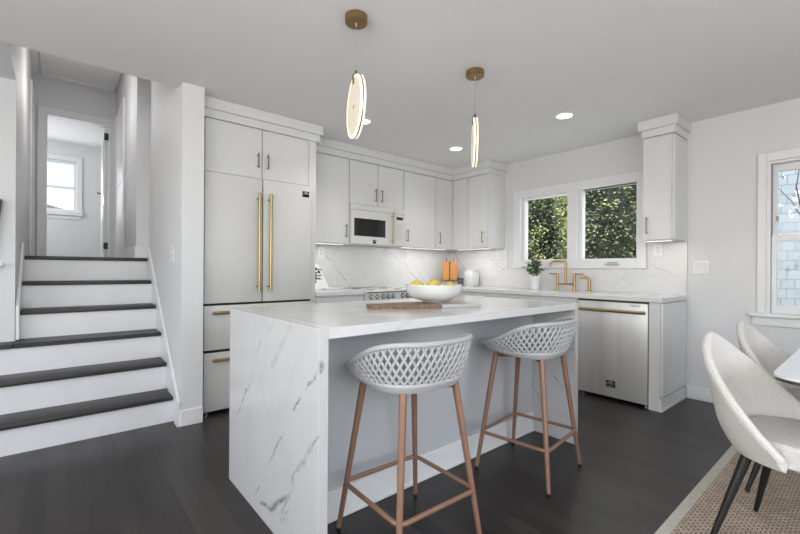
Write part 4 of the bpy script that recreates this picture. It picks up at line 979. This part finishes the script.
# ------------------------------------------------------------------ outside
bm = B(); box(bm, -14, .2, -.35, 16, 16, -.30); struct('ground', bm, grass_m)
def shrub(label, cx2, cy2, rx, ry, h, nleaf, seed, lsz=.07, m=None):
    t = thing('shrub', label, 'shrub', (cx2, cy2, -.30), 'shrubs outside')
    rnd = random.Random(seed)
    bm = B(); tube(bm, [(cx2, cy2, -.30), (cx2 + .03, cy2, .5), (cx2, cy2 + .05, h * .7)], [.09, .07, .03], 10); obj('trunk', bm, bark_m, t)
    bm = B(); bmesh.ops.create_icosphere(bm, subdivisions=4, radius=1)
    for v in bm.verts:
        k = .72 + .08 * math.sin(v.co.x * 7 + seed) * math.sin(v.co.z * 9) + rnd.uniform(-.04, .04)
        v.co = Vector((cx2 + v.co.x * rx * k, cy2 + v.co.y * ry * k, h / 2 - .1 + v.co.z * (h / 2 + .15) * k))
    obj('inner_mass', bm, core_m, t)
    bm = B()
    clumps = [(rnd.uniform(0, 2 * PI), rnd.uniform(-1, 1)) for _ in range(int(nleaf / 45))]
    for k in range(nleaf):
        ca, cz_ = clumps[k % len(clumps)]
        a = ca + rnd.gauss(0, .10); zc = max(-1, min(1, cz_ + rnd.gauss(0, .07))); rr = math.sqrt(max(0, 1 - zc * zc)) ** .7
        rad = rnd.uniform(.84, 1.06) + .06 * math.sin(ca * 5 + cz_ * 11)
        p = Vector((cx2 + math.cos(a) * rx * rr * rad, cy2 + math.sin(a) * ry * rr * rad, h / 2 - .1 + zc * (h / 2 + .2)))
        u = Vector((rnd.gauss(0, 1), rnd.gauss(0, 1), rnd.gauss(0, .6))).normalized(); v = u.cross(Vector((rnd.gauss(0, 1), rnd.gauss(0, 1), rnd.gauss(0, 1)))).normalized(); s_ = lsz * rnd.uniform(.6, 1.2)
        bm.faces.new([bm.verts.new(p + u * s_ * .5), bm.verts.new(p + v * s_ * .24), bm.verts.new(p - u * s_ * .5), bm.verts.new(p - v * s_ * .24)])
    obj('foliage', bm, m or hl_m, t, smooth=False)
shrub('dense leafy shrub seen through the left kitchen window pane', -.50, 2.40, .92, .75, 3.6, 26000, 1, .052)
shrub('dense sunlit shrub seen through the right kitchen window pane', 1.62, 2.0, 1.0, .72, 3.7, 28000, 2, .052)
shrub('darker tall shrub standing behind the other two outside', .4, 4.2, 2.1, .8, 4.6, 8000, 4, .1)
h = thing('neighbouring_house', 'pale blue-grey shingled house wall seen through the right window', 'house', (6.4, 6.2, -.3))
bm = B(); box(bm, 2.75, 4.25, -.30, 10.5, 8, 5.2); obj('shingle_wall', bm, sid_m, h, smooth=False)
bm = B(); prism(bm, [(3.95, 5.15), (6.1, 6.9), (8.3, 5.15), (8.3, 5.3), (6.1, 7.1), (3.95, 5.3)], 'x', 2.5, 10.8); obj('roof', bm, roofm, h, smooth=False)
# added twigs with pale flecks for the white blobs before the neighbour's wall
t = thing('fleck_branch', 'thin added twigs with pale flecks in front of the shingled wall', 'shrub', (4.4, 2.6, -.3))
rnd = random.Random(11); bmb = B(); bml = B()
for k in range(14):
    a = rnd.uniform(-1.2, 1.2); p = Vector((4.3 + rnd.uniform(-.1, .1), 2.6, -.30)); pts = [p.copy()]; d = Vector((math.sin(a) * .5, rnd.uniform(-.15, .15), 1))
    for q in range(9): d += Vector((rnd.gauss(0, .16), rnd.gauss(0, .1), rnd.gauss(0, .1))); p = p + d.normalized() * .33; pts.append(p.copy())
    tube(bmb, pts, [.02 - .0018 * q for q in range(10)], 6, False)
    for q in range(5, 10):
        for _ in range(4):
            c = pts[q] + Vector((rnd.gauss(0, .10), rnd.gauss(0, .08), rnd.gauss(0, .07))); u = Vector((rnd.gauss(0, 1), rnd.gauss(0, .4), rnd.gauss(0, 1))).normalized(); v = u.cross(Vector((0, 1, .2))).normalized(); s_ = rnd.uniform(.025, .055)
            bml.faces.new([bml.verts.new(c + u * s_), bml.verts.new(c + v * s_ * .5), bml.verts.new(c - u * s_), bml.verts.new(c - v * s_ * .5)])
obj('branches', bmb, bark_m, t); obj('pale_flecks', bml, mat('pale_fleck', (.60, .61, .61), .6), t, smooth=False)
# distant roof seen from the far bedroom
h = thing('distant_house', 'far house with a low grey gable seen from the upstairs window', 'house', (-16, -6.2, -.3))
bm = B(); box(bm, -19, -12.5, -.30, -14, -3.2, 2.8); obj('house_wall', bm, mat('pale_siding', (.6, .6, .6), .7), h, smooth=False)
bm = B(); prism(bm, [(-12.8, 2.75), (-5.9, 3.55), (-2.9, 2.75)], 'x', -19.3, -13.7); obj('roof', bm, roofm, h, smooth=False)
